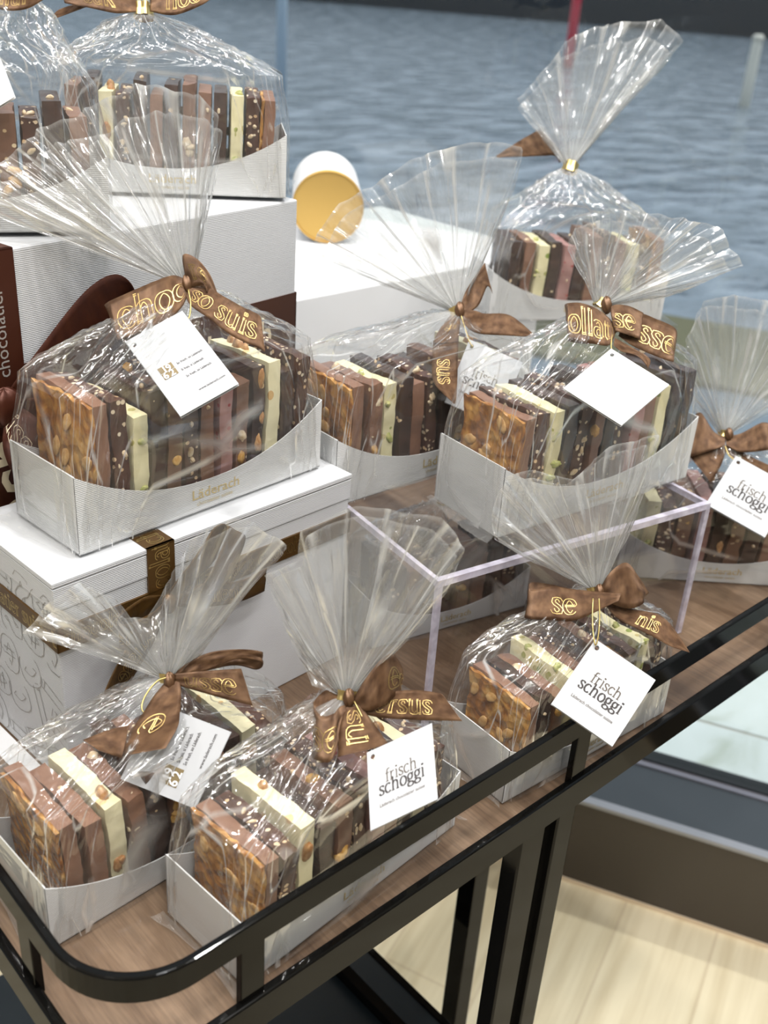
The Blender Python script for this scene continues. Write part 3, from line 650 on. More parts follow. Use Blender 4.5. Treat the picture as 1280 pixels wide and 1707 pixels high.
def film_fan(rim, parent, mat_local, seed, name='cellophane_top'):
    """gathered film above the tie: two pleated sheets fanning out from the neck to a free edge"""
    nt_, ns = 150, 44
    P = [tuple(p) for p in rim]
    acc = [0]
    for a, b in zip(P[:-1], P[1:]): acc.append(acc[-1] + math.hypot(b[0] - a[0], b[1] - a[1]))
    def edge(t):
        x = t * acc[-1]; i = 0
        while i < len(acc) - 2 and acc[i + 1] < x: i += 1
        k = (x - acc[i]) / max(1e-9, acc[i + 1] - acc[i]); return P[i][0] + (P[i + 1][0] - P[i][0]) * k, P[i][1] + (P[i + 1][1] - P[i][1]) * k
    rim_z = True
    def edge_z(t):
        return edge(t)[1] * 0.20 + abs(edge(t)[0]) * 0.12
    vs = []; fs = []; hz = []; uvs = []
    for sheet in (1, -1):
        n0 = len(vs)
        for j in range(ns + 1):
            s = j / ns
            for i in range(nt_ + 1):
                t = i / nt_
                # pleats swing sideways so neighbouring folds lie over one another
                sw = 0.020 * math.sin(t * 46 + seed + sheet) + 0.022 * noise.noise(Vector((t * 9, seed, sheet)))
                ta = min(1, max(0, t + sw * math.sin(math.pi * t) * (1 - 0.35 * s)))
                ex, ey = edge(ta)
                rag = 1 + 0.03 * noise.noise(Vector((t * 14, seed * 2, sheet * 3))) - (0.05 if sheet < 0 else 0)
                if sheet < 0:
                    ex2, ey2 = edge(min(1, max(0, ta * 0.94 + 0.03))); ex, ey = ex2, ey2
                curve = s ** (1.12)
                x = ex * curve * rag; y = ey * curve * rag
                # start on a small ring
                x += (t - 0.5) * 10.0 * (1 - s); 
                wl = noise.noise(Vector((t * 7, s * 1.6, seed * 3 + sheet)))
                tri = abs(((t * 17 + 1.3 * noise.noise(Vector((t * 5, 0, seed + sheet * 9)))) % 1.0) * 2 - 1)
                tri2 = 1 - abs(noise.noise(Vector((t * 24, s * 1.3, seed * 5 + sheet)))) * 2
                dd = sheet * (2.0 + 15.0 * math.sin(math.pi * t) * s * (1 - 0.35 * s)) + (tri - 0.5) * (1.5 + 7.5 * s * (1 - 0.45 * s)) + wl * 9.0 * s + tri2 * 2.0 * math.sqrt(s)
                dd += (edge_z(ta) if rim_z else 0) * curve
                x += noise.noise(Vector((s * 3, t * 4, seed))) * 3.0 * s; y += noise.noise(Vector((s * 3, t * 4, seed + 9))) * 2.0 * s
                vs.append(mat_local @ Vector((x / 1000, y / 1000, dd / 1000)))
                hz.append(0.50 * (1 - sstep(0.0, 0.32, s)) + 0.12 * (1 - sstep(0.2, 0.95, s)) + (0.18 if s > 0.985 else 0))
                uvs.append((t * 15 + seed, s * 2.6 + sheet))
        for j in range(ns):
            for i in range(nt_): a = n0 + j * (nt_ + 1) + i; fs.append((a, a + 1, a + nt_ + 2, a + nt_ + 1))
    me = bpy.data.meshes.new(name); me.from_pydata([tuple(v) for v in vs], [], fs); me.materials.append(M['filmfan'])
    at = me.attributes.new('haze', 'FLOAT', 'POINT'); at.data.foreach_set('value', hz)
    uv = me.uv_layers.new(name='UVMap')
    for poly in me.polygons:
        poly.use_smooth = True
        for li in poly.loop_indices: uv.data[li].uv = uvs[me.loops[li].vertex_index]
    return link(name, me, parent)

def tag_card(kind, q, parent, F):
    """q: four corners TL TR BR BL in view millimetres about the neck"""
    P = [F @ (Vector(p) / 1000) for p in q]
    o0, ex, ey = P[0], ((P[1] - P[0]) + (P[2] - P[3])) / 2, ((P[3] - P[0]) + (P[2] - P[1])) / 2
    nrm = ey.cross(ex).normalized()
    toc = (F.to_3x3() @ Vector((0, 0, 1)))
    if nrm.dot(toc) < 0: nrm = -nrm
    mb = MB()
    def fp(u, v, d): return o0 + ex * u + ey * v + nrm * d
    # folded card: two leaves a hair apart, with a punched hole near the first corner
    hx, hy, hr = 0.085, 0.085, 0.032
    for d0, d1 in ((0.0, 0.0005), (-0.0022, -0.0017)):
        ring = [(hx + hr * math.cos(a * math.pi / 8), hy + hr * math.sin(a * math.pi / 8)) for a in range(16)]
        sq = []
        for a in range(16):
            c, s_ = math.cos(a * math.pi / 8), math.sin(a * math.pi / 8)
            # walk the square's border from the hole outwards
            tt = min([((1 - hx) / c) if c > 1e-6 else 9, (-hx / c) if c < -1e-6 else 9, ((1 - hy) / s_) if s_ > 1e-6 else 9, (-hy / s_) if s_ < -1e-6 else 9])
            sq.append((hx + tt * c, hy + tt * s_))
        # snap the nearest spokes to the card's corners
        for cx_, cy_ in ((0, 0), (1, 0), (1, 1), (0, 1)):
            best = min(range(16), key=lambda k: (sq[k][0] - cx_) ** 2 + (sq[k][1] - cy_) ** 2 + (0 if k not in () else 9)); sq[best] = (cx_, cy_)
        vs = [fp(u, v, d1) for u, v in ring] + [fp(u, v, d1) for u, v in sq] + [fp(u, v, d0) for u, v in ring] + [fp(u, v, d0) for u, v in sq]
        fs = []
        for k in range(16):
            l = (k + 1) % 16
            fs += [(k, l, 16 + l, 16 + k), (32 + k, 48 + k, 48 + l, 32 + l), (16 + k, 16 + l, 48 + l, 48 + k), (k, 32 + k, 32 + l, l)]
        mb.add(vs, fs)
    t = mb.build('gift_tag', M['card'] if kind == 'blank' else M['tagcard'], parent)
    wE, hE = ex.length, ey.length
    fm = lambda x, y: o0 + ex * (x / wE) + ey * (y / hE) + nrm * 0.0007      # x right, y down
    if kind == 'front':
        a = MB(); serif_text(a, 'frisch', lambda x, y: fm(x, 0.485 * hE - y), wE * 0.112, wE * 0.25, 0, thick=0.08, thin=0.042); a.build('printed_text', M['ink2'], t)
        a = MB(); serif_text(a, 'schoggi', lambda x, y: fm(x, 0.63 * hE - y), wE * 0.122, wE * 0.15, 0, thick=0.10, thin=0.048); a.build('printed_text', M['ink'], t)
        a = MB(); sans_text(a, 'Läderach chocolatier suisse', lambda x, y: fm(x, 0.775 * hE - y), wE * 0.066, wE * 0.15, 0, bold=0.008, xs=0.92); a.build('printed_text', M['ink2'], t)
    elif kind == 'back':
        a = MB()
        g = lambda x, y: fm(x, y)
        u = wE; x0, y0 = 0.14 * u, 0.44 * hE; c = 0.115 * u; gap = 0.012 * u
        c = 0.235 * u; rowh = 0.112 * u
        for r_ in range(2):
            yy = y0 + r_ * (rowh + 0.010 * u)
            a.add([g(x0, yy), g(x0 + c, yy), g(x0 + c, yy + rowh), g(x0, yy + rowh)], [(0, 1, 2, 3)])
        ym = a.build('printed_year_mark', M['logo'], t)
        a = MB(); g2 = lambda x, y: g(x, y) + nrm * 0.0004
        for r_, (d1, d2) in enumerate((('1', '9'), ('6', '2'))):
            yy = y0 + r_ * (rowh + 0.010 * u) + rowh + (0.014 * u if r_ == 0 else -0.004 * u)
            sans_text(a, d1, lambda x, y: g2(x, yy - y), 0.165 * u, x0 + (0.045 if d1 == '1' else 0.005) * u, 0, bold=0.02); sans_text(a, d2, lambda x, y: g2(x, yy - y), 0.165 * u, x0 + 0.115 * u, 0, bold=0.02)
        a.build('white_numerals', M['card'], ym)
        a = MB()
        for k, s_ in enumerate(('So frisch, so Läderach.', 'Si frais, si Läderach.', 'So fresh, so Läderach.')):
            sans_text(a, s_, lambda x, y, k=k: fm(x, (0.50 + 0.085 * k) * hE - y), u * 0.062, u * 0.43, 0, bold=0.010, xs=0.80)
        sans_text(a, 'www.laderach.com', lambda x, y: fm(x, 0.86 * hE - y), u * 0.060, u * 0.46, 0, bold=0.008, xs=0.98)
        a.build('printed_text', M['ink'], t)
    return t

BAGS = {
  'A': {"c":[0.2603,0.4726,0.8],"yaw":2.7,"s":0.95,"w":0.076,"neck":[0.0191,-0.0,0.1229],"fan":[[-84.9,30.1],[-69.7,47.2],[-50.7,62.5],[-37.3,54.1],[-25.9,38.9],[-11.4,38.5],[6.5,69.3],[17.1,86.8],[26.3,94.1],[43.8,100.9],[56.4,100.2],[76.2,83.0],[52.9,59.8],[23.6,19.0]],"bow":[{"t":"","flip":0,"p":[[2.5,2.0,3.0,2.5,-2.6,3.0],[12.6,10.3,8.0,13.7,2.0,8.0],[27.5,17.6,12.0,28.3,7.2,12.0],[46.5,19.8,14.0,45.8,14.2,14.0],[59.8,17.7,10.0,59.5,11.0,10.0],[54.1,13.0,0.0,55.2,5.0,0.0],[36.1,11.3,-6.0,38.0,6.7,-6.0],[6.5,4.6,0.0,7.6,0.0,0.0]]},{"t":"usse","flip":0,"p":[[3.9,3.2,6.0,4.7,-3.5,6.3],[20.0,5.7,12.0,20.4,-6.3,14.0],[35.3,7.1,14.0,36.7,-10.1,17.9],[47.4,8.0,15.0,55.2,-14.0,20.8]]},{"t":"  e","flip":1,"p":[[-1.0,-1.3,6.0,7.6,-1.3,6.0],[-6.8,-9.4,17.6,10.5,-7.7,16.8],[-13.6,-22.1,28.0,11.5,-17.1,25.6],[-21.5,-33.2,35.6,11.2,-25.0,31.6],[-21.3,-41.0,39.4,5.1,-36.5,37.2]]},{"t":"","flip":0,"p":[[-17.0,-23.2,35.1,-19.5,-40.7,43.7],[-27.1,-24.6,39.1,-23.5,-38.7,46.1],[-42.8,-30.2,43.0,-32.4,-35.9,45.8]]}],"tag":{"k":"back","q":[[-25.0,-58.0,24.6],[-4.9,-13.1,15.9],[41.7,-30.6,19.2],[21.1,-75.1,27.9]]},"cord":[[2.1,1.6,10.0],[-5.5,-0.4,11.5],[-12.2,-9.6,16.6],[-12.1,-17.1,21.8],[-2.5,-20.9,25.2]],"tie":5},
  'B': {"c":[0.3321,0.381,0.8],"yaw":4.3,"s":0.95,"w":0.074,"neck":[0.0168,0.0,0.1331],"fan":[[-21.4,7.4],[-31.8,33.2],[-46.2,74.6],[-36.9,79.4],[-27.0,83.1],[-24.4,100.5],[-12.2,106.4],[8.1,114.5],[26.6,113.7],[45.1,110.1],[55.4,107.1],[71.6,91.6],[59.8,64.6],[41.4,40.6],[17.4,14.8]],"bow":[{"t":"se","flip":0,"xf":0.45,"p":[[2.7,-3.0,4.0,2.8,-8.4,6.4],[-4.3,4.0,2.0,-2.7,-15.1,7.3],[-13.9,2.2,2.0,-11.5,-25.1,12.0],[-20.2,-4.6,6.8,-20.0,-32.9,20.2],[-14.3,-9.4,19.9,-14.3,-33.7,31.7],[-7.1,-7.7,21.3,-7.2,-32.0,33.1],[-3.2,-5.2,11.4,-1.6,-16.8,16.8],[3.9,-4.8,5.8,3.9,-8.2,7.4]]},{"t":"su","flip":1,"p":[[-0.7,-6.3,9.7,8.3,-5.0,9.1],[-3.6,-16.2,19.8,16.4,-13.9,18.8],[-4.4,-24.0,24.7,21.5,-20.2,22.9],[-4.2,-31.8,29.6,25.7,-25.1,26.3]]},{"t":"ed","flip":0,"p":[[3.9,-1.9,6.0,5.4,-7.3,8.1],[12.7,13.0,12.0,13.9,-7.5,14.6],[22.9,24.9,14.0,22.9,-3.8,15.1],[29.5,24.8,8.0,30.9,1.4,8.0],[34.0,11.1,-0.0,31.8,-1.8,0.0],[15.5,-0.7,-4.0,17.3,-7.9,-2.6],[5.2,-3.0,-0.0,5.2,-7.1,1.4]]},{"t":"ersus","flip":0,"p":[[8.2,-3.7,4.2,5.3,-8.4,6.4],[22.9,2.1,8.0,17.5,-11.6,12.2],[41.1,4.3,10.0,40.9,-12.9,15.0],[55.6,2.7,11.0,57.1,-13.0,16.1],[58.5,1.2,11.0,69.7,-13.3,16.3]]}],"tag":{"k":"front","q":[[12.7,-29.4,29.2],[50.3,-17.9,23.6],[53.7,-53.2,41.1],[14.1,-73.4,51.7]]},"cord":[[4.7,-2.6,10.2],[12.9,-16.5,18.3],[16.5,-24.3,23.7],[17.6,-30.9,28.7],[16.6,-33.1,31.4]],"tie":5},
  'C': {"c":[0.5676,0.3739,0.8],"yaw":-3.5,"s":0.93,"w":0.07,"neck":[0.0191,-0.0,0.126],"fan":[[-59.7,27.1],[-77.8,38.4],[-80.9,55.6],[-72.3,83.6],[-52.9,88.2],[-23.5,83.6],[-7.7,94.9],[3.6,105.3],[21.7,109.9],[37.5,113.0],[35.3,83.6],[21.7,43.0]],"bow":[{"t":"se","flip":0,"xf":0.62,"p":[[3.7,-1.0,4.0,3.5,-5.5,4.8],[-14.8,0.2,2.0,-14.9,-15.2,7.0],[-34.2,3.8,-4.0,-35.3,-20.1,2.8],[-48.4,5.4,-0.0,-53.4,-19.7,6.8],[-49.1,0.6,8.0,-51.9,-20.5,15.6],[-34.8,3.3,14.0,-37.0,-20.7,22.0],[-20.0,1.4,18.0,-19.3,-20.3,26.0],[14.9,-1.6,20.0,12.3,-6.7,21.9]]},{"t":"","flip":0,"p":[[2.4,0.5,6.0,3.1,-5.3,6.8],[7.8,12.9,12.0,10.3,-9.9,15.1],[19.8,21.0,14.0,21.9,-12.7,18.4],[30.1,9.8,12.0,32.5,-9.1,14.7],[38.7,-1.8,6.0,33.5,-6.2,7.2]]},{"t":"nis","flip":0,"p":[[7.0,-6.3,5.2,5.7,-10.7,7.1],[22.5,-12.9,12.2,13.7,-20.5,15.6],[44.5,-17.8,16.5,36.2,-32.1,22.9],[56.0,-31.2,22.6,49.7,-39.5,26.4],[62.7,-43.6,28.3,61.5,-43.2,28.1]]}],"tag":{"k":"front","q":[[-8.1,-32.6,40.0],[31.0,-57.1,48.0],[-1.8,-103.5,66.0],[-44.4,-72.2,58.0]]},"cord":[[-6.0,-5.0,21.2],[-8.2,-17.3,29.8],[-9.3,-27.3,37.6],[-9.1,-36.2,45.0],[-6.9,-28.6,44.6],[-5.5,-16.1,41.8],[-5.4,-3.5,39.2]],"tie":5},
  'D': {"c":[0.3718,0.6076,0.976],"yaw":5.0,"s":1.09,"w":0.078,"neck":[0.0127,0.0,0.1523],"fan":[[-132.3,43.8],[-125.7,65.3],[-108.3,79.8],[-87.7,94.3],[-60.8,103.4],[-40.1,112.9],[-25.6,118.3],[-5.0,120.7],[13.6,115.8],[26.1,104.6],[24.0,86.0],[17.8,61.2],[7.4,32.3]],"bow":[{"t":"choc","flip":0,"p":[[-50.9,-13.4,11.0,-42.3,-41.7,22.3],[-35.1,-6.7,12.0,-27.4,-37.2,24.2],[-17.6,0.2,14.0,-10.5,-29.8,23.1],[-6.7,3.9,12.0,-0.5,-18.6,16.7],[1.1,2.0,6.0,2.0,-6.3,6.4]]},{"t":"","flip":0,"p":[[-50.9,-13.4,11.0,-42.3,-41.7,22.3],[-54.7,-14.9,4.2,-42.6,-41.2,14.7],[-34.6,-8.5,-2.9,-30.1,-35.2,7.6],[-5.5,4.0,-3.0,-3.4,-4.4,-2.6]]},{"t":"re","flip":0,"p":[[0.3,2.0,6.0,2.0,-4.6,6.0],[-0.6,17.7,12.0,7.6,-3.4,12.0],[9.5,14.3,16.0,14.3,-3.5,16.0],[18.0,4.3,14.0,16.1,-8.0,14.4],[22.0,-6.7,8.4,17.3,-10.3,9.8]]},{"t":"so suis","flip":0,"p":[[1.5,-2.5,8.0,0.0,-7.6,8.8],[15.7,-4.2,12.0,5.5,-17.3,16.2],[28.5,-11.5,15.8,19.4,-27.6,22.2],[41.1,-19.1,19.7,34.3,-39.4,27.9],[52.4,-25.0,23.0,52.7,-48.5,32.5],[54.2,-30.2,25.1,57.6,-51.4,33.8]]},{"t":"","flip":0,"p":[[7.8,2.9,2.0,4.5,-2.1,2.0],[22.6,-7.9,4.3,14.5,-10.1,5.1],[38.0,-23.6,11.3,27.5,-19.2,9.6],[49.0,-30.4,15.0,38.5,-30.4,15.0]]}],"tag":{"k":"back","q":[[-35.0,-44.2,30.5],[-0.5,-24.9,22.7],[41.5,-73.4,42.6],[4.3,-98.4,53.4]]},"cord":[[2.7,-5.0,10.0],[5.3,-16.3,15.4],[5.4,-25.3,20.3],[3.6,-29.0,23.2]],"tie":5},
  'E': {"c":[0.6131,0.6095,0.937],"yaw":-1.7,"s":1.14,"w":0.078,"neck":[0.046,0.0,0.1317],"fan":[[-53.7,15.8],[-106.4,35.8],[-126.9,46.3],[-114.3,65.8],[-103.2,83.2],[-85.3,92.1],[-53.7,109.5],[-20.5,128.0],[4.2,132.7],[26.3,133.2],[52.7,128.5],[46.3,94.8],[33.2,63.2],[23.2,43.7],[9.5,15.8]],"bow":[{"t":"","flip":0,"p":[[1.1,-0.1,6.0,4.8,-5.4,6.1],[6.2,14.1,8.0,17.7,2.6,8.0],[14.1,27.2,8.0,25.5,19.3,8.0],[23.5,40.5,7.0,30.3,13.3,7.0]]},{"t":"e","flip":0,"p":[[-6.7,-5.4,6.1,2.7,-6.5,6.5],[-17.8,-21.5,18.0,0.9,-17.6,16.5],[-22.2,-32.9,24.5,-0.6,-31.2,23.8]]},{"t":"sus","flip":1,"p":[[-22.1,-30.0,22.4,-0.5,-28.9,21.9],[-23.5,-46.5,30.0,-1.6,-46.5,30.0],[-22.4,-68.0,38.9,-2.8,-69.0,39.3],[-5.8,-86.9,46.8,-4.3,-85.9,46.4]]},{"t":"","flip":0,"p":[[3.8,-1.2,6.0,2.6,-8.7,7.4],[14.0,-1.7,9.0,5.8,-15.4,12.9],[23.3,-4.5,10.0,16.4,-22.9,16.7],[45.0,-6.3,11.1,43.1,-25.2,18.6],[65.8,-25.2,18.6,61.6,-26.3,19.1]]}],"tag":{"k":"front","q":[[9.1,-28.2,17.8],[53.1,-48.2,20.8],[32.6,-103.5,29.2],[-14.1,-82.8,26.0]]},"cord":[[2.4,-6.1,10.1],[5.6,-18.7,16.5],[8.7,-31.1,22.8],[11.5,-35.7,26.1]],"tie":5},
  'F': {"c":[0.6881,0.4868,0.937],"yaw":-6,"s":1.15,"w":0.08,"neck":[0.0108,0.0,0.1619],"fan":[[-21.5,30.2],[-32.2,47.3],[-26.3,64.4],[-2.0,71.7],[22.4,68.3],[46.8,61.9],[73.6,58.5],[85.8,53.6],[93.1,40.0],[105.8,25.4],[71.2,11.7],[35.6,1.5]],"bow":[{"t":"ollati","flip":0,"p":[[-30.5,-0.0,10.0,-30.8,-30.6,19.8],[-21.5,-0.2,13.0,-22.0,-33.1,23.6],[-9.6,-4.2,14.0,-11.0,-35.3,25.4],[0.9,-11.4,14.0,-0.3,-36.0,23.8],[6.9,-18.4,13.1,6.1,-27.2,16.6]]},{"t":"","flip":0,"p":[[-30.5,-0.0,10.0,-30.8,-30.6,19.8],[-30.1,-0.4,2.0,-28.6,-31.3,12.6],[-11.3,-3.5,-2.0,-11.1,-32.2,9.2],[7.2,-17.4,7.1,6.5,-25.1,10.1]]},{"t":"se","flip":0,"p":[[5.9,-18.4,13.1,6.2,-26.1,16.1],[4.0,-3.5,13.0,8.1,-24.9,20.4],[16.5,-2.9,15.0,16.9,-28.3,23.6],[30.0,-8.3,12.8,24.9,-30.9,21.8]]},{"t":"osse","flip":0,"p":[[13.3,-17.9,10.1,9.6,-26.7,13.6],[26.1,-8.0,9.0,18.7,-35.3,19.8],[41.0,-13.6,13.0,31.8,-42.7,24.7],[54.8,-21.2,15.1,43.8,-47.6,25.8],[56.0,-30.6,14.2,51.6,-48.9,21.6]]},{"t":"","flip":0,"p":[[5.7,-28.9,18.2,4.2,-35.5,20.8],[16.9,-36.8,23.3,9.5,-40.9,24.9],[31.1,-46.9,27.3,21.8,-44.9,26.5],[28.7,-55.9,31.0,29.3,-54.9,30.6]]}],"tag":{"k":"blank","q":[[0.6,-39.6,28.7],[41.7,-67.9,40.4],[2.6,-102.0,55.0],[-40.3,-70.8,41.6]]},"cord":[[3.8,-26.5,18.1],[1.8,-35.9,23.3],[1.7,-43.2,27.7]],"tie":5},
  'G': {"c":[0.9114,0.4542,0.8],"yaw":-43,"s":1.02,"w":0.082,"neck":[-0.0099,-0.0,0.1454],"fan":[[-34.3,20.7],[-43.2,50.3],[-46.2,85.9],[-31.4,124.3],[-4.7,128.5],[24.9,125.5],[54.5,115.5],[72.2,74.0],[54.5,26.6]],"bow":[{"t":"","flip":0,"p":[[-1.4,-3.4,6.0,-3.0,-12.4,9.3],[-14.1,0.9,11.0,-16.9,-16.9,16.0],[-27.3,19.6,12.0,-40.2,-24.1,20.0],[-29.0,14.6,2.0,-37.0,-21.2,9.0],[-4.1,-2.8,-2.0,-5.1,-11.9,1.3]]},{"t":"","flip":0,"p":[[-1.4,-3.4,6.0,-1.9,-12.4,9.3],[12.2,-0.2,11.0,10.2,-19.3,17.0],[32.4,10.2,12.0,36.9,-17.0,17.0],[43.1,5.8,2.0,43.2,-15.2,6.5],[4.8,-2.8,-2.0,3.7,-11.9,1.3]]},{"t":"","flip":0,"p":[[-6.9,-10.5,6.6,-0.3,-14.1,8.0],[-28.8,-16.6,11.0,-10.5,-33.3,18.0],[-39.5,-22.6,13.5,-21.3,-48.6,24.5]]},{"t":"","flip":0,"p":[[0.2,-10.5,6.6,-4.0,-15.3,8.5],[22.8,-24.4,14.3,12.3,-36.3,19.2],[52.5,-39.2,20.5,38.8,-52.1,25.9]]}],"tag":{"k":"front","q":[[2.8,-23.1,23.2],[52.9,-55.8,37.1],[18.3,-101.0,57.0],[-33.6,-71.3,43.9]]},"cord":[[-4.3,-12.7,13.3],[-2.6,-21.7,18.5],[4.1,-28.9,23.0]],"tie":5},
  'H': {"c":[0.9723,0.729,0.99],"yaw":-30,"s":1.05,"w":0.078,"neck":[-0.0167,0.0,0.1604],"fan":[[-29.6,36.9],[-61.9,64.5],[-46.1,79.7],[-27.0,99.4],[-13.2,119.2],[11.2,130.4],[46.1,137.0],[78.4,138.9],[95.5,132.3],[110.6,117.2],[93.5,106.0],[72.4,89.5],[52.7,79.0],[36.2,43.5]],"bow":[{"t":"","flip":0,"p":[[-5.2,15.2,-8.0,-10.5,7.3,-8.0],[-28.7,41.0,-6.0,-15.5,14.6,-6.0],[-45.5,36.3,-4.0,-32.3,13.9,-4.0],[-81.2,13.9,-4.0,-79.2,11.9,-4.0]]}],"tag":None,"cord":None,"tie":8},
  'I': {"c":[0.4957,0.8089,1.152],"yaw":-34,"s":0.98,"w":0.075,"neck":[-0.0162,0.0,0.1353],"fan":[[-24.2,10.6],[-43.5,39.6],[-33.8,68.6],[0.0,78.3],[38.6,68.6],[43.5,39.6],[19.3,10.6]],"bow":[{"t":"cuk","flip":0,"p":[[-65.8,17.3,6.0,-61.9,3.8,6.0],[-44.9,18.1,12.0,-40.1,-2.9,12.0],[-20.5,13.3,14.0,-18.2,-8.1,14.0],[-4.4,7.7,6.0,-3.4,-2.9,6.0]]},{"t":"noc","flip":0,"p":[[6.2,7.7,6.0,6.2,-2.9,6.0],[26.6,14.3,12.0,26.6,-8.6,12.0],[45.3,17.6,10.0,47.6,-0.0,10.0],[58.6,18.3,4.0,56.2,9.6,4.0]]},{"t":"","flip":0,"p":[[-38.6,10.6,0.0,-43.5,4.8,0.0],[-67.6,1.9,0.0,-71.5,-5.8,0.0],[-73.4,-5.8,0.0,-72.5,-6.8,0.0]]}],"tag":None,"cord":None,"tie":8},
  'J': {"c":[0.2927,0.7531,1.152],"yaw":-24,"s":0.98,"w":0.075,"neck":[0.0462,-0.0,0.1522],"fan":[[-31.6,7.9],[-43.5,35.6],[-15.8,51.4],[15.8,47.5],[35.6,31.6],[19.8,11.9]],"bow":[{"t":"nui","flip":0,"p":[[-18.2,-2.0,4.0,-18.2,-11.8,4.0],[-0.3,-5.0,10.0,-2.3,-20.6,10.0],[15.9,-4.1,12.0,14.0,-20.8,12.0],[28.3,-0.1,8.0,26.3,-11.1,8.0]]}],"tag":{"k":"blank","q":[[-26.0,-61.3,14.0],[-4.7,-48.9,14.0],[6.9,-78.7,14.0],[-14.4,-92.3,14.0]]},"cord":None,"tie":5}
}

WHERE = {
 'A': ('in the bottom left bag', 'cellophane gift bag of chocolate slabs at bottom left, in the rounded rail corner'),
 'B': ('in the front centre bag', 'cellophane gift bag at front centre, square tag leaning against the black front rail'),
 'C': ('in the bag at the front right', 'cellophane gift bag at front right, tag hanging over the rail above its black post'),
 'D': ('in the bag on the swirl box', 'cellophane gift bag standing on the white swirl patterned box, tag showing 1962'),
 'E': ('in the left riser bag', 'cellophane gift bag at the left of the acrylic riser, partly behind another bag'),
 'F': ('in the right riser bag', 'cellophane gift bag on the acrylic riser, blank bright tag catching daylight'),
 'G': ('in the right edge bag', 'gift bag cut by the right edge of the photo, neat bow, behind the riser'),
 'H': ('in the farthest bag', 'farthest cellophane gift bag, gold tie visible, top leaning right against the grey water'),
 'I': ('in the left gold tied bag', 'gift bag with gold tie on the tall white box, nearest the gold lidded tube'),
 'J': ('in the left edge bag', 'cellophane gift bag on top of the tall white box, cut by the upper left edge'),
 'L': ('in the bag under the riser', 'small cellophane gift bag standing on the wood underneath the clear riser'),
}
SEQ = {'A': 'FMVHDCKHDVK', 'B': 'FKVDCKPMDVK', 'C': 'FDHWMKDHKWAK', 'D': 'FKWDCKMPHAVDK', 'E': 'FHWDMKDHMVDC', 'F': 'FKWDKHDKPMWDD', 'G': 'WKCPAHDMKH',
       'H': 'DMWDPDMKMWDF', 'I': 'MDVKDMDHMDWKF', 'J': 'MHCMHAWCKDM', 'L': 'DMKDHMDK'}
LEAN = {'A': -3, 'B': 0, 'C': 1, 'D': 1, 'E': -1, 'F': 1, 'G': 0, 'H': 2, 'I': 2, 'J': 0, 'L': 0}
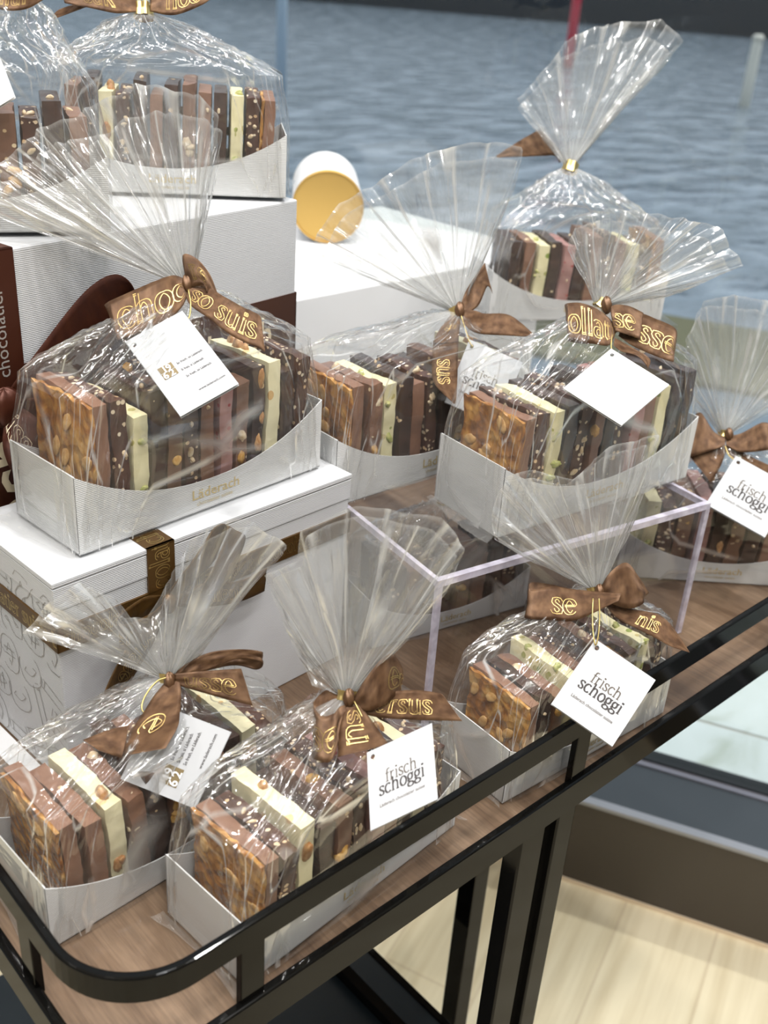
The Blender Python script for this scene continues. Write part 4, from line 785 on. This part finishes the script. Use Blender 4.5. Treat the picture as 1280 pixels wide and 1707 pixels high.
def gift_bag(key, spec):
    c = spec['c']; yaw = math.radians(spec['yaw']); s = spec['s']; where, label = WHERE[key]
    root = empty('gift_bag', (c[0], c[1], c[2] + 0.0012), yaw)
    tag(root, label, 'gift bag', 'cellophane gift bags of chocolate slabs')
    tr = tray_mesh(s, spec['w']).build('card_tray', M['tray'], root)
    H = 0.0012
    lt = MB(); yy = -spec['w'] / 2 - 0.0003
    sans_text(lt, 'Läderach', lambda x, y: Vector((x, yy, y)), 0.0100 * s, -0.016 * s, 0.0095 * s, bold=0.012, xs=1.1)
    sans_text(lt, 'chocolatier suisse', lambda x, y: Vector((x, yy, y)), 0.0042 * s, -0.012 * s, 0.0045 * s)
    lt.build('gold_lettering', M['goldink'], tr)
    neck = Vector(spec['neck'])
    film_body(s, spec['w'], (neck.x, neck.y, neck.z), ord(key) * 0.37, parent=root)
    # flat sealed seams of the film where it folds under at both short ends
    for sg in ((-1, 1) if key != 'E' else (1,)):
        mb = MB(); rs_ = random.Random(ord(key) * 3 + sg)
        def seam(u, v, sg=sg):
            wv = spec['w'] / 2 * (1 + 0.10 * v); x_ = sg * (0.1 * s + 0.0035 + v * (0.007 + 0.005 * math.sin(math.pi * u + ord(key))))
            return Vector((x_, wv * (2 * u - 1), 0.0012 + 0.0028 * (1 - v) ** 2 + 0.0011 * noise.noise(Vector((u * 6, v * 2, ord(key) + sg)))))
        mb.grid(seam, 24, 6); mb.build('cellophane_seam', M['seam'], root)
    # view-facing local frame at the neck, for the hand-tied bow, the tag and the fan of film
    Rz = Matrix.Rotation(-yaw, 3, 'Z'); X, Y, Z = Rz @ RGT, Rz @ UPC, Rz @ BCK
    F = Matrix(((X.x, Y.x, Z.x, neck.x), (X.y, Y.y, Z.y, neck.y), (X.z, Y.z, Z.z, neck.z), (0, 0, 0, 1)))
    if spec['fan']: film_fan(spec['fan'], root, F, ord(key) * 0.61)
    # gold tie round the neck
    mb = MB(); k = spec['tie'] / 5.0 * s
    axis = Vector((0, 0, 1)) if not spec['fan'] else (F.to_3x3() @ Vector((sum(p[0] for p in spec['fan']), sum(p[1] for p in spec['fan']), 0))).normalized()
    a = axis.cross(Vector((1, 0.2, 0))).normalized(); b = axis.cross(a)
    mb.grid(lambda u, v: neck + (a * math.cos(2 * math.pi * u) + b * math.sin(2 * math.pi * u)) * (0.0062 + 0.0006 * math.sin(u * 40) + 0.0012 * abs(v - 0.5)) * (0.7 + 0.3 * k) + axis * (v - 0.5) * 0.0065 * k, 40, 8, closed=True)
    tie = mb.build('gold_tie', M['gold'], root)
    if spec['bow']:
        bow = bpy.data.objects.new('ribbon_bow', None); COL.objects.link(bow); bow.parent = root; bow.empty_display_size = 0.01
        BCK_L['ribbon_bow_dir'] = Z
        BCK_L[bow.name] = Z
        # knot
        mb = MB()
        kc = F @ Vector((0.0015, -0.001, 0.008)) if key not in 'HIJ' else F @ Vector((0.0, 0.0, -0.006))
        def kn(u, v):
            th, ph = 2 * math.pi * u, math.pi * v
            d = Vector((math.sin(ph) * math.cos(th) * 0.0036, math.cos(ph) * 0.0058, math.sin(ph) * math.sin(th) * 0.0036)) * s
            d *= 1 + 0.12 * math.sin(th * 5 + ph * 3)
            return kc + F.to_3x3() @ d
        mb.grid(kn, 24, 12, closed=True); mb.build('ribbon_knot', M['satin'], bow)
        for pc in spec['bow']:
            rows = []
            for row in pc['p']:
                e1 = F @ (Vector(row[:3]) / 1000); e2 = F @ (Vector(row[3:]) / 1000); rows.append((*e1, *e2))
            make_ribbon('ribbon_loop' if rows and len(rows) > 4 else 'ribbon_tail', rows, M['satin'], bow, pc['t'], pc['flip'], M['goldfoil'], xf=pc.get('xf'))
    if spec['tag']:
        t = tag_card(spec['tag']['k'], spec['tag']['q'], root, F)
        if spec['cord']:
            mb = MB(); pts = [F @ (Vector(p) / 1000) for p in catmull([tuple(p) for p in spec['cord']], 6)]; mb.tube(pts, 0.00055, 6); mb.build('gold_cord', M['cord'], t)
    return root

# ------------------------------------------------------------------ the setting
def structure(name, mb, mat, loc=None, **kw):
    o = mb.build(name, mat, None, loc, **kw); o['kind'] = 'structure'; return o
WN = Vector((0.896, 0.444, 0)); WT = Vector((-0.444, 0.896, 0)); WD = 1.3197   # shop window: its outward normal, its run, and its distance
def wbox(mb, d0, d1, t0, t1, z0, z1):
    P = [WN * d + WT * t for d, t in ((d0, t0), (d1, t0), (d1, t1), (d0, t1))]
    mb.add([(p.x, p.y, z0) for p in P] + [(p.x, p.y, z1) for p in P], [(3, 2, 1, 0), (4, 5, 6, 7), (0, 1, 5, 4), (1, 2, 6, 5), (2, 3, 7, 6), (3, 0, 4, 7)])
mb = MB(); wbox(mb, -3.0, WD, -4, 5, -0.1, 0.0); structure('floor', mb, M['floor'])
mb = MB(); wbox(mb, -3.0, WD + 0.16, -4, 5, 2.76, 2.9); structure('ceiling', mb, plain('white_ceiling_paint', (0.72, 0.71, 0.69), 0.8))
mb = MB(); wbox(mb, -3.0, -2.9, -4, 5, 0, 2.76); structure('wall_back', mb, plain('pale_grey_wall', (0.42, 0.40, 0.38), 0.7))
mb = MB(); wbox(mb, -2.9, WD, -4, -3.9, 0, 2.76); structure('wall_right', mb, plain('beige_wall', (0.30, 0.26, 0.21), 0.7))
mb = MB(); wbox(mb, WD, WD + 0.012, -4, 5, 0.0, 0.172); structure('trim_1', mb, plain('dark_bronze_sill_front', (0.050, 0.040, 0.032), 0.45))
mb = MB(); wbox(mb, WD - 0.004, WD + 0.012, -4, 5, 0.1722, 0.179); structure('trim_2', mb, plain('pale_metal_edge', (0.30, 0.31, 0.34), 0.4, 0.3))
mb = MB(); wbox(mb, WD + 0.012, WD + 0.125, -4, 5, 0.0, 0.1775); structure('trim_3', mb, plain('slate_sill', (0.035, 0.043, 0.052), 0.45))
mb = MB(); wbox(mb, WD + 0.125, WD + 0.137, -4, 5, 0.0, 0.181); structure('trim_4', mb, plain('grey_metal_strip', (0.23, 0.23, 0.27), 0.35, 0.4))
mb = MB(); wbox(mb, WD + 0.137, WD + 0.165, -4, 5, 0.0, 0.185); structure('trim_5', mb, plain('black_window_frame', (0.004, 0.005, 0.005), 0.3))
mb = MB(); wbox(mb, WD - 0.0024 + 0.0, WD - 0.0004, -4, 5, 0.0, 0.008); structure('baseboard_window', mb, plain('pale_wood_edge', (0.78, 0.64, 0.48), 0.4))
def panemat():
    m = bpy.data.materials.new('window_glass'); m.use_nodes = True; nt = m.node_tree; nt.nodes.clear()
    out = N(nt, 'OutputMaterial'); tr = N(nt, 'BsdfTransparent'); tr.inputs[0].default_value = (0.93, 0.955, 0.95, 1); gl = N(nt, 'BsdfGlossy'); gl.inputs['Roughness'].default_value = 0.0
    lw = N(nt, 'LayerWeight'); pw = N(nt, 'Math', operation='POWER'); pw.inputs[1].default_value = 5.0; nt.links.new(lw.outputs['Facing'], pw.inputs[0]); fr = N(nt, 'Math', operation='MULTIPLY_ADD'); fr.inputs[1].default_value = 0.8; fr.inputs[2].default_value = 0.035; nt.links.new(pw.outputs[0], fr.inputs[0])
    mi = N(nt, 'MixShader'); nt.links.new(fr.outputs[0], mi.inputs[0]); nt.links.new(tr.outputs[0], mi.inputs[1]); nt.links.new(gl.outputs[0], mi.inputs[2]); nt.links.new(mi.outputs[0], out.inputs[0])
    return m
mb = MB(); wbox(mb, WD + 0.148, WD + 0.154, -4, 5, 0.185, 2.76); structure('window_1', mb, panemat())
# outside: marble step, blue-grey paving, olive edge, then the basin of rippled water with the far bank
mb = MB(); wbox(mb, WD + 0.165, WD + 0.40, -5, 8, -0.2, 0.10); wbox(mb, WD + 0.408, WD + 0.80, -5, 8, -0.2, 0.10); structure('trim_6', mb, M['marble'])
mb = MB(); wbox(mb, WD + 0.40, WD + 0.408, -5, 8, -0.2, 0.098); structure('trim_7', mb, plain('paving_joint', (0.42, 0.40, 0.36), 0.7))
mb = MB(); wbox(mb, WD + 0.80, 3.9, -5, 10, -0.3, 0.02); structure('trim_8', mb, plain('blue_grey_paving', (0.19, 0.25, 0.32), 0.5))
mb = MB(); wbox(mb, 3.9, 4.75, -6, 14, -0.3, 0.04); structure('trim_9', mb, plain('olive_stone_coping', (0.17, 0.165, 0.09), 0.7))
mb = MB(); wbox(mb, 4.75, 60, -70, 90, -0.6, 0.0); o = structure('trim_10', mb, M['water'])
mb = MB()
far = MB(); wbox(far, 44, 46, -60, 80, 0, 3.2); structure('wall_far_bank', far, plain('dark_quay_wall', (0.035, 0.042, 0.05), 0.8))
def reflection_streak(x, y, r, h, mat, label):  # added upright shapes standing in for vertical reflection streaks on water and glass
    o = empty('reflection_streak', (x, y, 0.0)); tag(o, label, 'reflection streak', kind='thing')
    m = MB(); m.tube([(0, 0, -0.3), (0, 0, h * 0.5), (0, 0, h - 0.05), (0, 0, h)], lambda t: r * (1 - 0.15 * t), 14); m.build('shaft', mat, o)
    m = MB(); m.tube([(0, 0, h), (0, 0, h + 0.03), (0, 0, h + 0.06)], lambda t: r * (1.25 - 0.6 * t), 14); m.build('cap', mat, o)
reflection_streak(16.15, 12.80, 0.085, 2.2, plain('red_streak', (0.62, 0.05, 0.08), 0.5), 'thin red shape added for a reflection streak far out in the grey blue water')
reflection_streak(13.84, 7.87, 0.075, 0.84, plain('cream_streak', (0.80, 0.76, 0.66), 0.5), 'short cream shape added for a window light reflection near the upper right corner')
reflection_streak(7.66, 10.09, 0.06, 2.0, plain('pale_blue_streak', (0.42, 0.52, 0.62), 0.6), 'pale blue shape added for a reflection streak above the gold lidded tube')
# ------------------------------------------------------------------ trolley
TX0, TX1, TY0, TY1 = 0.146, 1.06, 0.325, 0.83
RAD = 0.055
def rail_path(inset, z):
    P = []; x0, y0 = TX0 + inset, TY0 + inset; r = RAD - inset
    P.append((x0, TY1 - inset, z)); 
    for k in range(14):
        y = TY1 - inset - (TY1 - inset - (y0 + r)) * (k + 1) / 14; P.append((x0, y, z))
    for k in range(1, 17):
        a = math.pi + math.pi / 2 * k / 16; P.append((x0 + r + r * math.cos(a), y0 + r + r * math.sin(a), z))
    for k in range(20): P.append((x0 + r + (TX1 - x0 - r) * (k + 1) / 20, y0, z))
    return P
def bar(mb, path_o, path_i, z0, z1, rr=0.0012):
    prof = [(0, 0), (0, 1), (1, 1), (1, 0)]; n = len(path_o); vs = []
    for a, b in zip(path_o, path_i):
        # rounded upper edges
        for u, z in ((0, z0), (0, z1 - rr), (0.10, z1 - rr * 0.3), (0.25, z1), (0.75, z1), (0.90, z1 - rr * 0.3), (1, z1 - rr), (1, z0)):
            vs.append((a[0] + (b[0] - a[0]) * u, a[1] + (b[1] - a[1]) * u, z))
    m = 8; fs = []
    for i in range(n - 1):
        for k in range(m): l = (k + 1) % m; fs.append((i * m + k, i * m + l, (i + 1) * m + l, (i + 1) * m + k))
    fs += [tuple(range(m - 1, -1, -1)), tuple(range((n - 1) * m, n * m))]
    mb.add(vs, fs, 0, False)
tro = empty('trolley', (0, 0, 0)); tag(tro, 'glossy black metal display trolley with a walnut top, carrying all the gift bags', 'trolley')
mb = MB()
top = rail_path(0.004, ZT); vs = [(p[0], p[1], ZT) for p in top] + [(TX1, TY1 - 0.004, ZT)] ; n = len(vs)
mb.add(vs + [(v[0], v[1], ZT - 0.014) for v in vs], [tuple(range(n)), tuple(range(2 * n - 1, n - 1, -1))] + [(i, i + n, (i + 1) % n + n, (i + 1) % n) for i in range(n)])
mb.build('walnut_top', M['walnut'], tro)
mb = MB(); bar(mb, rail_path(0, 0), rail_path(0.0055, 0), ZT + 0.048, ZT + 0.066)
o = mb.build('upper_rail', M['black'], tro)
mb = MB(); bar(mb, rail_path(-0.003, 0), rail_path(0.0035, 0), ZT - 0.020, ZT + 0.006)
mb.build('lower_rail', M['black'], tro)
def upright(x, y, along):
    mb = MB(); w = 0.008
    if along == 'x': mb.box((x - w, y, ZT), (x + w, y + 0.0055, ZT + 0.05))
    else: mb.box((x, y - w, ZT), (x + 0.0055, y + w, ZT + 0.05))
    mb.build('rail_post', M['black'], tro, bevel=0.0006)
for x in (0.238, 0.534, 0.83, 1.05): upright(x, TY0 + 0.0002, 'x')
for y in (0.415, 0.64, 0.82): upright(TX0 + 0.0002, y, 'y')
mb = MB(); mb.box((0.487, 0.332, 0.03), (0.515, 0.348, ZT - 0.0205)); mb.box((0.530, 0.332, 0.03), (0.552, 0.348, ZT - 0.0205)); mb.box((0.512, 0.338, 0.03), (0.534, 0.344, ZT - 0.0205))
mb.build('leg', M['black'], tro, bevel=0.0015)
mb = MB(); mb.box((0.645, 0.490, 0.03), (0.668, 0.512, ZT - 0.0205)); mb.build('leg', M['black'], tro, bevel=0.0015)
for x, y in ((0.19, 0.37), (0.19, 0.80), (1.0, 0.80)):
    mb = MB(); mb.box((x - .011, y - .011, 0.03), (x + .011, y + .011, ZT - 0.0205)); mb.build('leg', M['black'], tro, bevel=0.0015)
mb = MB(); mb.box((0.17, 0.36, 0.335), (0.578, 0.80, 0.350)); mb.build('lower_shelf', plain('black_shelf', (0.008, 0.013, 0.017), 0.35), tro)
mb = MB(); mb.box((0.530, 0.36, 0.3505), (0.542, 0.80, 0.366)); mb.box((0.578, 0.36, 0.33), (0.586, 0.80, 0.352)); mb.build('shelf_rail', M['black'], tro, bevel=0.001)
for x, y in ((0.50, 0.34), (0.541, 0.34), (0.656, 0.501), (0.19, 0.37), (0.19, 0.80), (1.0, 0.80)):
    mb = MB(); mb.tube([(x, y - .008, 0.0165), (x, y + .008, 0.0165)], 0.0162, 16); mb.build('castor', plain('rubber', (0.02, 0.02, 0.02), 0.6) if 'rubber' not in bpy.data.materials else bpy.data.materials['rubber'], tro)

# ------------------------------------------------------------------ clear riser
RA = math.radians(-9.5); RC = Vector((0.487, 0.442)); RU = Vector((math.cos(RA), math.sin(RA))); RV = Vector((-math.sin(RA), math.cos(RA)))
RL, RD, RH, RT = 0.292, 0.235, 0.1355, 0.005
ris = empty('acrylic_riser', (RC.x, RC.y, ZT + 0.0006), RA); tag(ris, 'clear acrylic table riser with pale violet edges, carrying two gift bags', 'riser')
mb = MB(); mb.box((0, 0, RH - RT), (RL, RD, RH)); mb.build('top_panel', M['acrylic'], ris)
mb = MB(); mb.box((0.001, 0.001, 0), (RL - 0.001, RT - 0.001, RH - RT)); mb.build('front_panel', M['acrylic'], ris)
mb = MB(); mb.box((0.001, RT, 0), (RT - 0.001, RD, RH - RT)); mb.build('side_panel', M['acrylic'], ris)
mb = MB(); mb.box((RL - RT + 0.001, RT, 0), (RL - 0.001, RD, RH - RT)); mb.build('side_panel', M['acrylic'], ris)
mb = MB(); mb.box((-0.0004, -0.0006, RH - RT - 0.0002), (RL + 0.0004, 0.0048, RH + 0.0004)); mb.box((-0.0004, 0.0048, RH - RT), (0.0034, RD, RH + 0.0004)); mb.box((RL - 0.0034, 0.0048, RH - RT), (RL + 0.0004, RD, RH + 0.0004))
for x in (-0.0004, RL - 0.0045): mb.box((x, -0.0006, 0), (x + 0.0050, 0.0030, RH - RT - 0.0003))
mb.build('panel_edge', M['acrylic_edge'], ris)['label'] = 'bright violet tinted edges'

# ------------------------------------------------------------------ gift boxes
def lettered_band(mb, text, f, h, L, x0=0.0, y=0.0, **kw): return serif_text(mb, text, f, h, x0, y, thick=0.10, thin=0.045, outline=True, line=0.024, **kw)
# box with the swirl pattern
BY = math.radians(3.4); BL, BD, BH = 0.262, 0.115, 0.1745
bx = empty('gift_box', (0.2375, 0.541, ZT + 0.0004), BY); tag(bx, 'white gift box with grey swirl pattern on its end and bronze ribbon round it', 'gift box', 'white gift boxes')
mb = MB(); mb.box((0.001, 0.001, 0), (BL - 0.001, BD - 0.001, BH - 0.022)); mb.build('box_body', M['box'], bx, bevel=0.0008)
mb = MB(); mb.box((0, 0, BH - 0.0215), (BL, BD, BH - 0.0045)); mb.box((-0.0004, -0.0004, BH - 0.0038), (BL + 0.0004, BD + 0.0004, BH)); mb.box((0.002, 0.002, BH - 0.005), (BL - 0.002, BD - 0.002, BH - 0.003))
mb.build('box_lid', M['box'], bx, bevel=0.0006)
sw = MB(); rs = random.Random(11); letters = 'coslaehr'
for gy in range(4):
    for gz_ in range(5):
        ch = letters[(gy * 3 + gz_ * 5) % len(letters)]; h = 0.024; a = rs.uniform(1.1, 1.9) if (gy + gz_) % 3 else rs.uniform(-0.5, 0.3)
        py, pz = 0.014 + gy * 0.0285 + 0.008 * (gz_ % 2), 0.016 + gz_ * 0.033
        ca, sa = math.cos(a), math.sin(a)
        def fsw(x, y):
            X = (x - h * 0.4) * ca - (y - h * 0.5) * sa; Y = (x - h * 0.4) * sa + (y - h * 0.5) * ca
            return Vector((-0.0002 if min(max(pz + Y, 0), 1) > BH - 0.022 else 0.0006, min(max(BD - py + X, 0.002), BD - 0.002), min(max(pz + Y, 0.002), BH - 0.008)))
        serif_text(sw, ch, fsw, h, 0, 0, thick=0.17, thin=0.10, outline=True, line=0.017)
sw.build('swirl_pattern', M['swirl'], bx)
# bronze band round the middle
z0, z1 = 0.122, 0.140; e = 0.0007
mb = MB(); mb.box((-e, -e, z0), (BL + e, 0.0012, z1)); mb.box((-e, -e, z0), (0.0012, BD + e, z1)); mb.box((BL - 0.0012, -e, z0), (BL + e, BD + e, z1)); mb.box((-e, BD - 0.0012, z0), (BL + e, BD + e, z1))
bd = mb.build('ribbon_band', M['foilribbon'], bx)
mb = MB(); lettered_band(mb, 'chocolatier suisse Läderach chocolatier', lambda x, y: Vector((min(x, BL), -e - 0.0002, z0 + y)), 0.0078, BL, 0.003, 0.0042)
lettered_band(mb, 'chocolatier suisse Läderach', lambda x, y: Vector((-e - 0.0002, BD - min(x, BD), z0 + y)), 0.0078, BD, 0.003, 0.0042); mb.build('gold_lettering', M['gold'], bd)
# vertical ribbon over lid and front, with its bow
vx0, vx1 = 0.070, 0.092
mb = MB(); mb.box((vx0, -e * 1.6, z1), (vx1, 0.0008, BH + e)); mb.box((vx0, -e * 1.6, BH - 0.001), (vx1, BD, BH + e)); vb = mb.build('ribbon_band', M['foilribbon'], bx)
mb = MB(); lettered_band(mb, 'colatier', lambda x, y: Vector((vx1 - y, -e * 1.6 - 0.0002, min(0.141 + x, BH))), 0.0105, 0.1, 0.0, 0.005); lettered_band(mb, 'chocolatier', lambda x, y: Vector((vx1 - y, min(0.002 + x, BD), BH + e + 0.0002)), 0.0105, 0.1, 0.0, 0.005); mb.build('gold_lettering', M['gold'], vb)
bow = bpy.data.objects.new('ribbon_bow', None); COL.objects.link(bow); bow.parent = bx
BCK_L[bow.name] = Matrix.Rotation(-BY, 3, 'Z') @ BCK
kx, kz = 0.081, 0.131
def rb(name, rows, txt=''):
    make_ribbon(name, rows, M['foilribbon'], bow, txt, 0, M['gold'])
rb('ribbon_tail', [(kx, -.004, kz + .004, kx, -.004, kz - .004), (kx - .02, -.009, kz - .004, kx - .012, -.009, kz - .022), (kx - .045, -.010, kz - .030, kx - .032, -.010, kz - .045), (kx - .062, -.008, kz - .062, kx - .045, -.008, kz - .062)], 'suisse')
rb('ribbon_tail', [(kx, -.004, kz + .004, kx, -.004, kz - .004), (kx + .03, -.010, kz + .006, kx + .03, -.010, kz - .014), (kx + .06, -.010, kz - .004, kx + .06, -.010, kz - .022), (kx + .088, -.008, kz - .004, kx + .086, -.008, kz - .024)], 'latieni')
rb('ribbon_loop', [(kx, -.004, kz + .005, kx, -.004, kz - .005), (kx + .018, -.012, kz + .030, kx + .030, -.012, kz + .018), (kx + .034, -.016, kz + .052, kx + .050, -.016, kz + .040), (kx + .040, -.022, kz + .050, kx + .056, -.022, kz + .036), (kx + .020, -.022, kz + .016, kx + .032, -.022, kz + .004), (kx, -.006, kz + .004, kx, -.006, kz - .004)], '')
rb('ribbon_loop', [(kx, -.004, kz + .005, kx, -.004, kz - .005), (kx - .022, -.012, kz + .016, kx - .022, -.012, kz - .004), (kx - .046, -.018, kz + .014, kx - .046, -.018, kz - .008), (kx - .044, -.024, kz + .010, kx - .044, -.024, kz - .010), (kx - .020, -.020, kz + .008, kx - .020, -.020, kz - .010), (kx, -.006, kz + .004, kx, -.006, kz - .004)], 'ier')
mb = MB(); mb.grid(lambda u, v: Vector((kx, -.008, kz)) + Vector((math.sin(math.pi * v) * math.cos(6.2832 * u) * .006, math.sin(math.pi * v) * math.sin(6.2832 * u) * .005, math.cos(math.pi * v) * .008)), 20, 10, closed=True); mb.build('ribbon_knot', M['foilribbon'], bow)
# white board under that box
bb = MB(); bb.box((0, 0, 0), (0.0165, 0.112, 0.0006)); o = bb.build('card_strip', M['card'], None, (0.2195, 0.555, ZT + 0.0002)); o.rotation_euler = (0, 0, BY); tag(o, 'narrow white card strip on the wood along the swirl box', 'card strip')

# tall white box behind
NY = math.radians(10.0); NL, ND, NH = 0.395, 0.20, 0.3495
NC = Vector((0.574, 0.729)) - Vector((math.cos(NY), math.sin(NY))) * NL
tb = empty('gift_box', (NC.x, NC.y, ZT + 0.0004), NY); tag(tb, 'tall white gift box with dark brown printed band, two bags on top', 'gift box', 'white gift boxes')
mb = MB(); mb.box((0, 0, 0), (NL, ND, NH)); mb.build('box_body', M['box'], tb, bevel=0.002, seg=3)
mb = MB(); mb.box((-e, -e, 0.190), (NL + e, 0.001, 0.268)); mb.box((NL - 0.001, -e, 0.190), (NL + e, ND, 0.268)); nb = mb.build('brown_band', M['brownband'], tb)
mb = MB(); sans_text(mb, 'Läderach', lambda x, y: Vector((x, -e - 0.0003, 0.227 + y)), 0.0325, NL - 0.150, 0, bold=0.014, xs=1.0); sans_text(mb, 'chocolatier suisse', lambda x, y: Vector((x, -e - 0.0003, 0.209 + y)), 0.0150, NL - 0.150, 0, bold=0.005, xs=1.0)
mb.build('cream_lettering', M['cream'], nb)
sx0, sx1 = 0.070, 0.1095
mb = MB(); mb.box((sx0, -0.0024, 0.0), (sx1, 0.0005, NH + 0.0012)); mb.box((sx0, -0.0024, NH - 0.001), (sx1, ND, NH + 0.0012)); sb = mb.build('satin_ribbon_band', M['satin2'], tb, bevel=0.0008)
mb = MB(); sans_text(mb, 'chocolatier', lambda x, y: Vector((sx1 - 0.012 - y, -0.0027, 0.262 + x)), 0.014, 0, 0, bold=0.0); mb.build('silver_lettering', plain('silver_ink', (0.45, 0.42, 0.40), 0.4, 0.4), sb)
mb = MB(); sans_text(mb, 'Läderach', lambda x, y: Vector((sx1 - 0.004 - y, -0.0027, 0.03 + x)), 0.052, 0, 0, bold=0.014); mb.build('cream_lettering', M['cream'], sb)
gift_bow = bpy.data.objects.new('ribbon_bow', None); COL.objects.link(gift_bow); gift_bow.parent = tb
BCK_L[gift_bow.name] = Matrix.Rotation(-NY, 3, 'Z') @ BCK
gx, gz = 0.085, 0.245
def gb(name, rows, txt=''): make_ribbon(name, [tuple(r) for r in rows], M['satin2'], gift_bow, txt, 0, M['cream'], xh=0.36)
G = lambda x, z, y: (gx + x, -y, gz + z)
gb('ribbon_loop', [G(.004, .006, .006) + G(.004, -.006, .006), G(.03, .035, .012) + G(.04, .0, .014), G(.072, .070, .014) + G(.085, .030, .018), G(.098, .078, .018) + G(.112, .040, .022), G(.104, .062, .028) + G(.116, .026, .030), G(.070, .040, .034) + G(.080, .002, .034), G(.034, .008, .026) + G(.036, -.022, .026), G(.004, .004, .010) + G(.004, -.010, .010)])
gb('ribbon_loop', [G(-.004, .006, .006) + G(-.004, -.006, .006), G(-.04, .04, .014) + G(-.03, .0, .014), G(-.09, .05, .02) + G(-.08, .01, .02), G(-.07, .03, .03) + G(-.06, -.01, .03), G(-.004, .004, .01) + G(-.004, -.008, .01)])
gb('ribbon_tail', [G(.002, .004, .012) + G(-.002, -.008, .012), G(.012, -.004, .022) + G(-.012, -.022, .022), G(.022, -.018, .026) + G(-.010, -.040, .026), G(.030, -.034, .026) + G(.000, -.052, .026)], 'isse')
gb('ribbon_tail', [G(.0, .004, .010) + G(-.004, -.006, .010), G(-.02, -.01, .016) + G(-.034, .004, .016), G(-.03, -.05, .018) + G(-.06, -.04, .018)])
mb = MB(); mb.grid(lambda u, v: Vector((gx, -.012, gz)) + Vector((math.sin(math.pi * v) * math.cos(6.2832 * u) * .013, math.sin(math.pi * v) * math.sin(6.2832 * u) * .008, math.cos(math.pi * v) * .014)) * (1 + .08 * math.sin(u * 31)), 28, 12, closed=True); mb.build('ribbon_knot', M['satin2'], gift_bow)

# white display plinth behind, with the gold lidded tube lying on it
PY = math.radians(2.0)
pl = empty('display_plinth', (0.655, 0.892, 0.0), PY); tag(pl, 'plain white display plinth behind the riser, tube lying on its top', 'plinth')
mb = MB(); mb.box((0, 0, 0), (0.50, 0.330, 0.1 + 0.9)); mb.build('plinth_body', M['card'], pl, bevel=0.002)
tu = empty('packaging_tube', (0.905, 1.085, 1.0), math.radians(-38)); tag(tu, 'white cardboard tube with flat gold end lying on the plinth', 'tube')
def disc_tube(mb, r, y0, y1, n=64):
    vs = [(r * math.sin(2 * math.pi * k / n), y, r + r * math.cos(2 * math.pi * k / n)) for y in (y0, y1) for k in range(n)]
    mb.add(vs, [(k, (k + 1) % n, n + (k + 1) % n, n + k) for k in range(n)], 0, True); mb.add(vs, [tuple(range(n))[::-1], tuple(range(n, 2 * n))])
TR = 0.0475
mb = MB(); disc_tube(mb, TR, 0.0, 0.15); mb.build('tube_body', M['card'], tu, loc=(0, 0, 0.0006))
mb = MB()
vs = []; n = 64
for r_, y in ((TR - 0.0001, -0.0004), (TR - 0.0001, -0.003), (TR - 0.0018, -0.0036), (TR - 0.0022, -0.0012)): vs += [(r_ * math.sin(2 * math.pi * k / n), y, TR + r_ * math.cos(2 * math.pi * k / n)) for k in range(n)]
mb.add(vs, [(i * n + k, i * n + (k + 1) % n, (i + 1) * n + (k + 1) % n, (i + 1) * n + k) for i in range(3) for k in range(n)] + [tuple(range(3 * n, 4 * n))[::-1]], 0, False)
mb.build('gold_end_cap', plain('matt_gold_card', (0.62, 0.40, 0.12), 0.42, 0.75), tu, loc=(0, 0, 0.0006))
# small clear stand under the farthest bag
hs = BAGS['H']['c']
st = empty('acrylic_riser', (hs[0], hs[1], ZT + 0.0004), math.radians(BAGS['H']['yaw'])); tag(st, 'tall clear acrylic riser with white back, under the farthest gift bag', 'riser')
mb = MB(); hh = hs[2] - ZT - 0.0006; mb.box((-0.12, -0.055, hh - 0.005), (0.12, 0.055, hh)); mb.build('top_panel', M['acrylic'], st)
mb = MB(); mb.box((-0.12, -0.055, 0), (-0.116, 0.055, hh - 0.005)); mb.build('side_panel', M['acrylic'], st)
mb = MB(); mb.box((0.116, -0.055, 0), (0.12, 0.055, hh - 0.005)); mb.build('side_panel', M['acrylic'], st)

# ------------------------------------------------------------------ bags and their slabs
for key, spec in BAGS.items():
    gift_bag(key, spec)
    make_slabs(key, SEQ[key], (spec['c'][0], spec['c'][1], spec['c'][2] + 0.0012), math.radians(spec['yaw']), spec['s'], WHERE[key][0], LEAN[key], w=spec['w'])
specL = dict(c=[0.615, 0.562, 0.8], yaw=-12, s=0.84, w=0.066, neck=[0.0, 0.0, 0.112], fan=None, bow=[], tag=None, cord=None, tie=3)
gift_bag('L', specL); make_slabs('L', SEQ['L'], (0.615, 0.562, 0.8012), math.radians(-12), 0.84, WHERE['L'][0], 0, w=0.066)

bpy.context.view_layer.update()
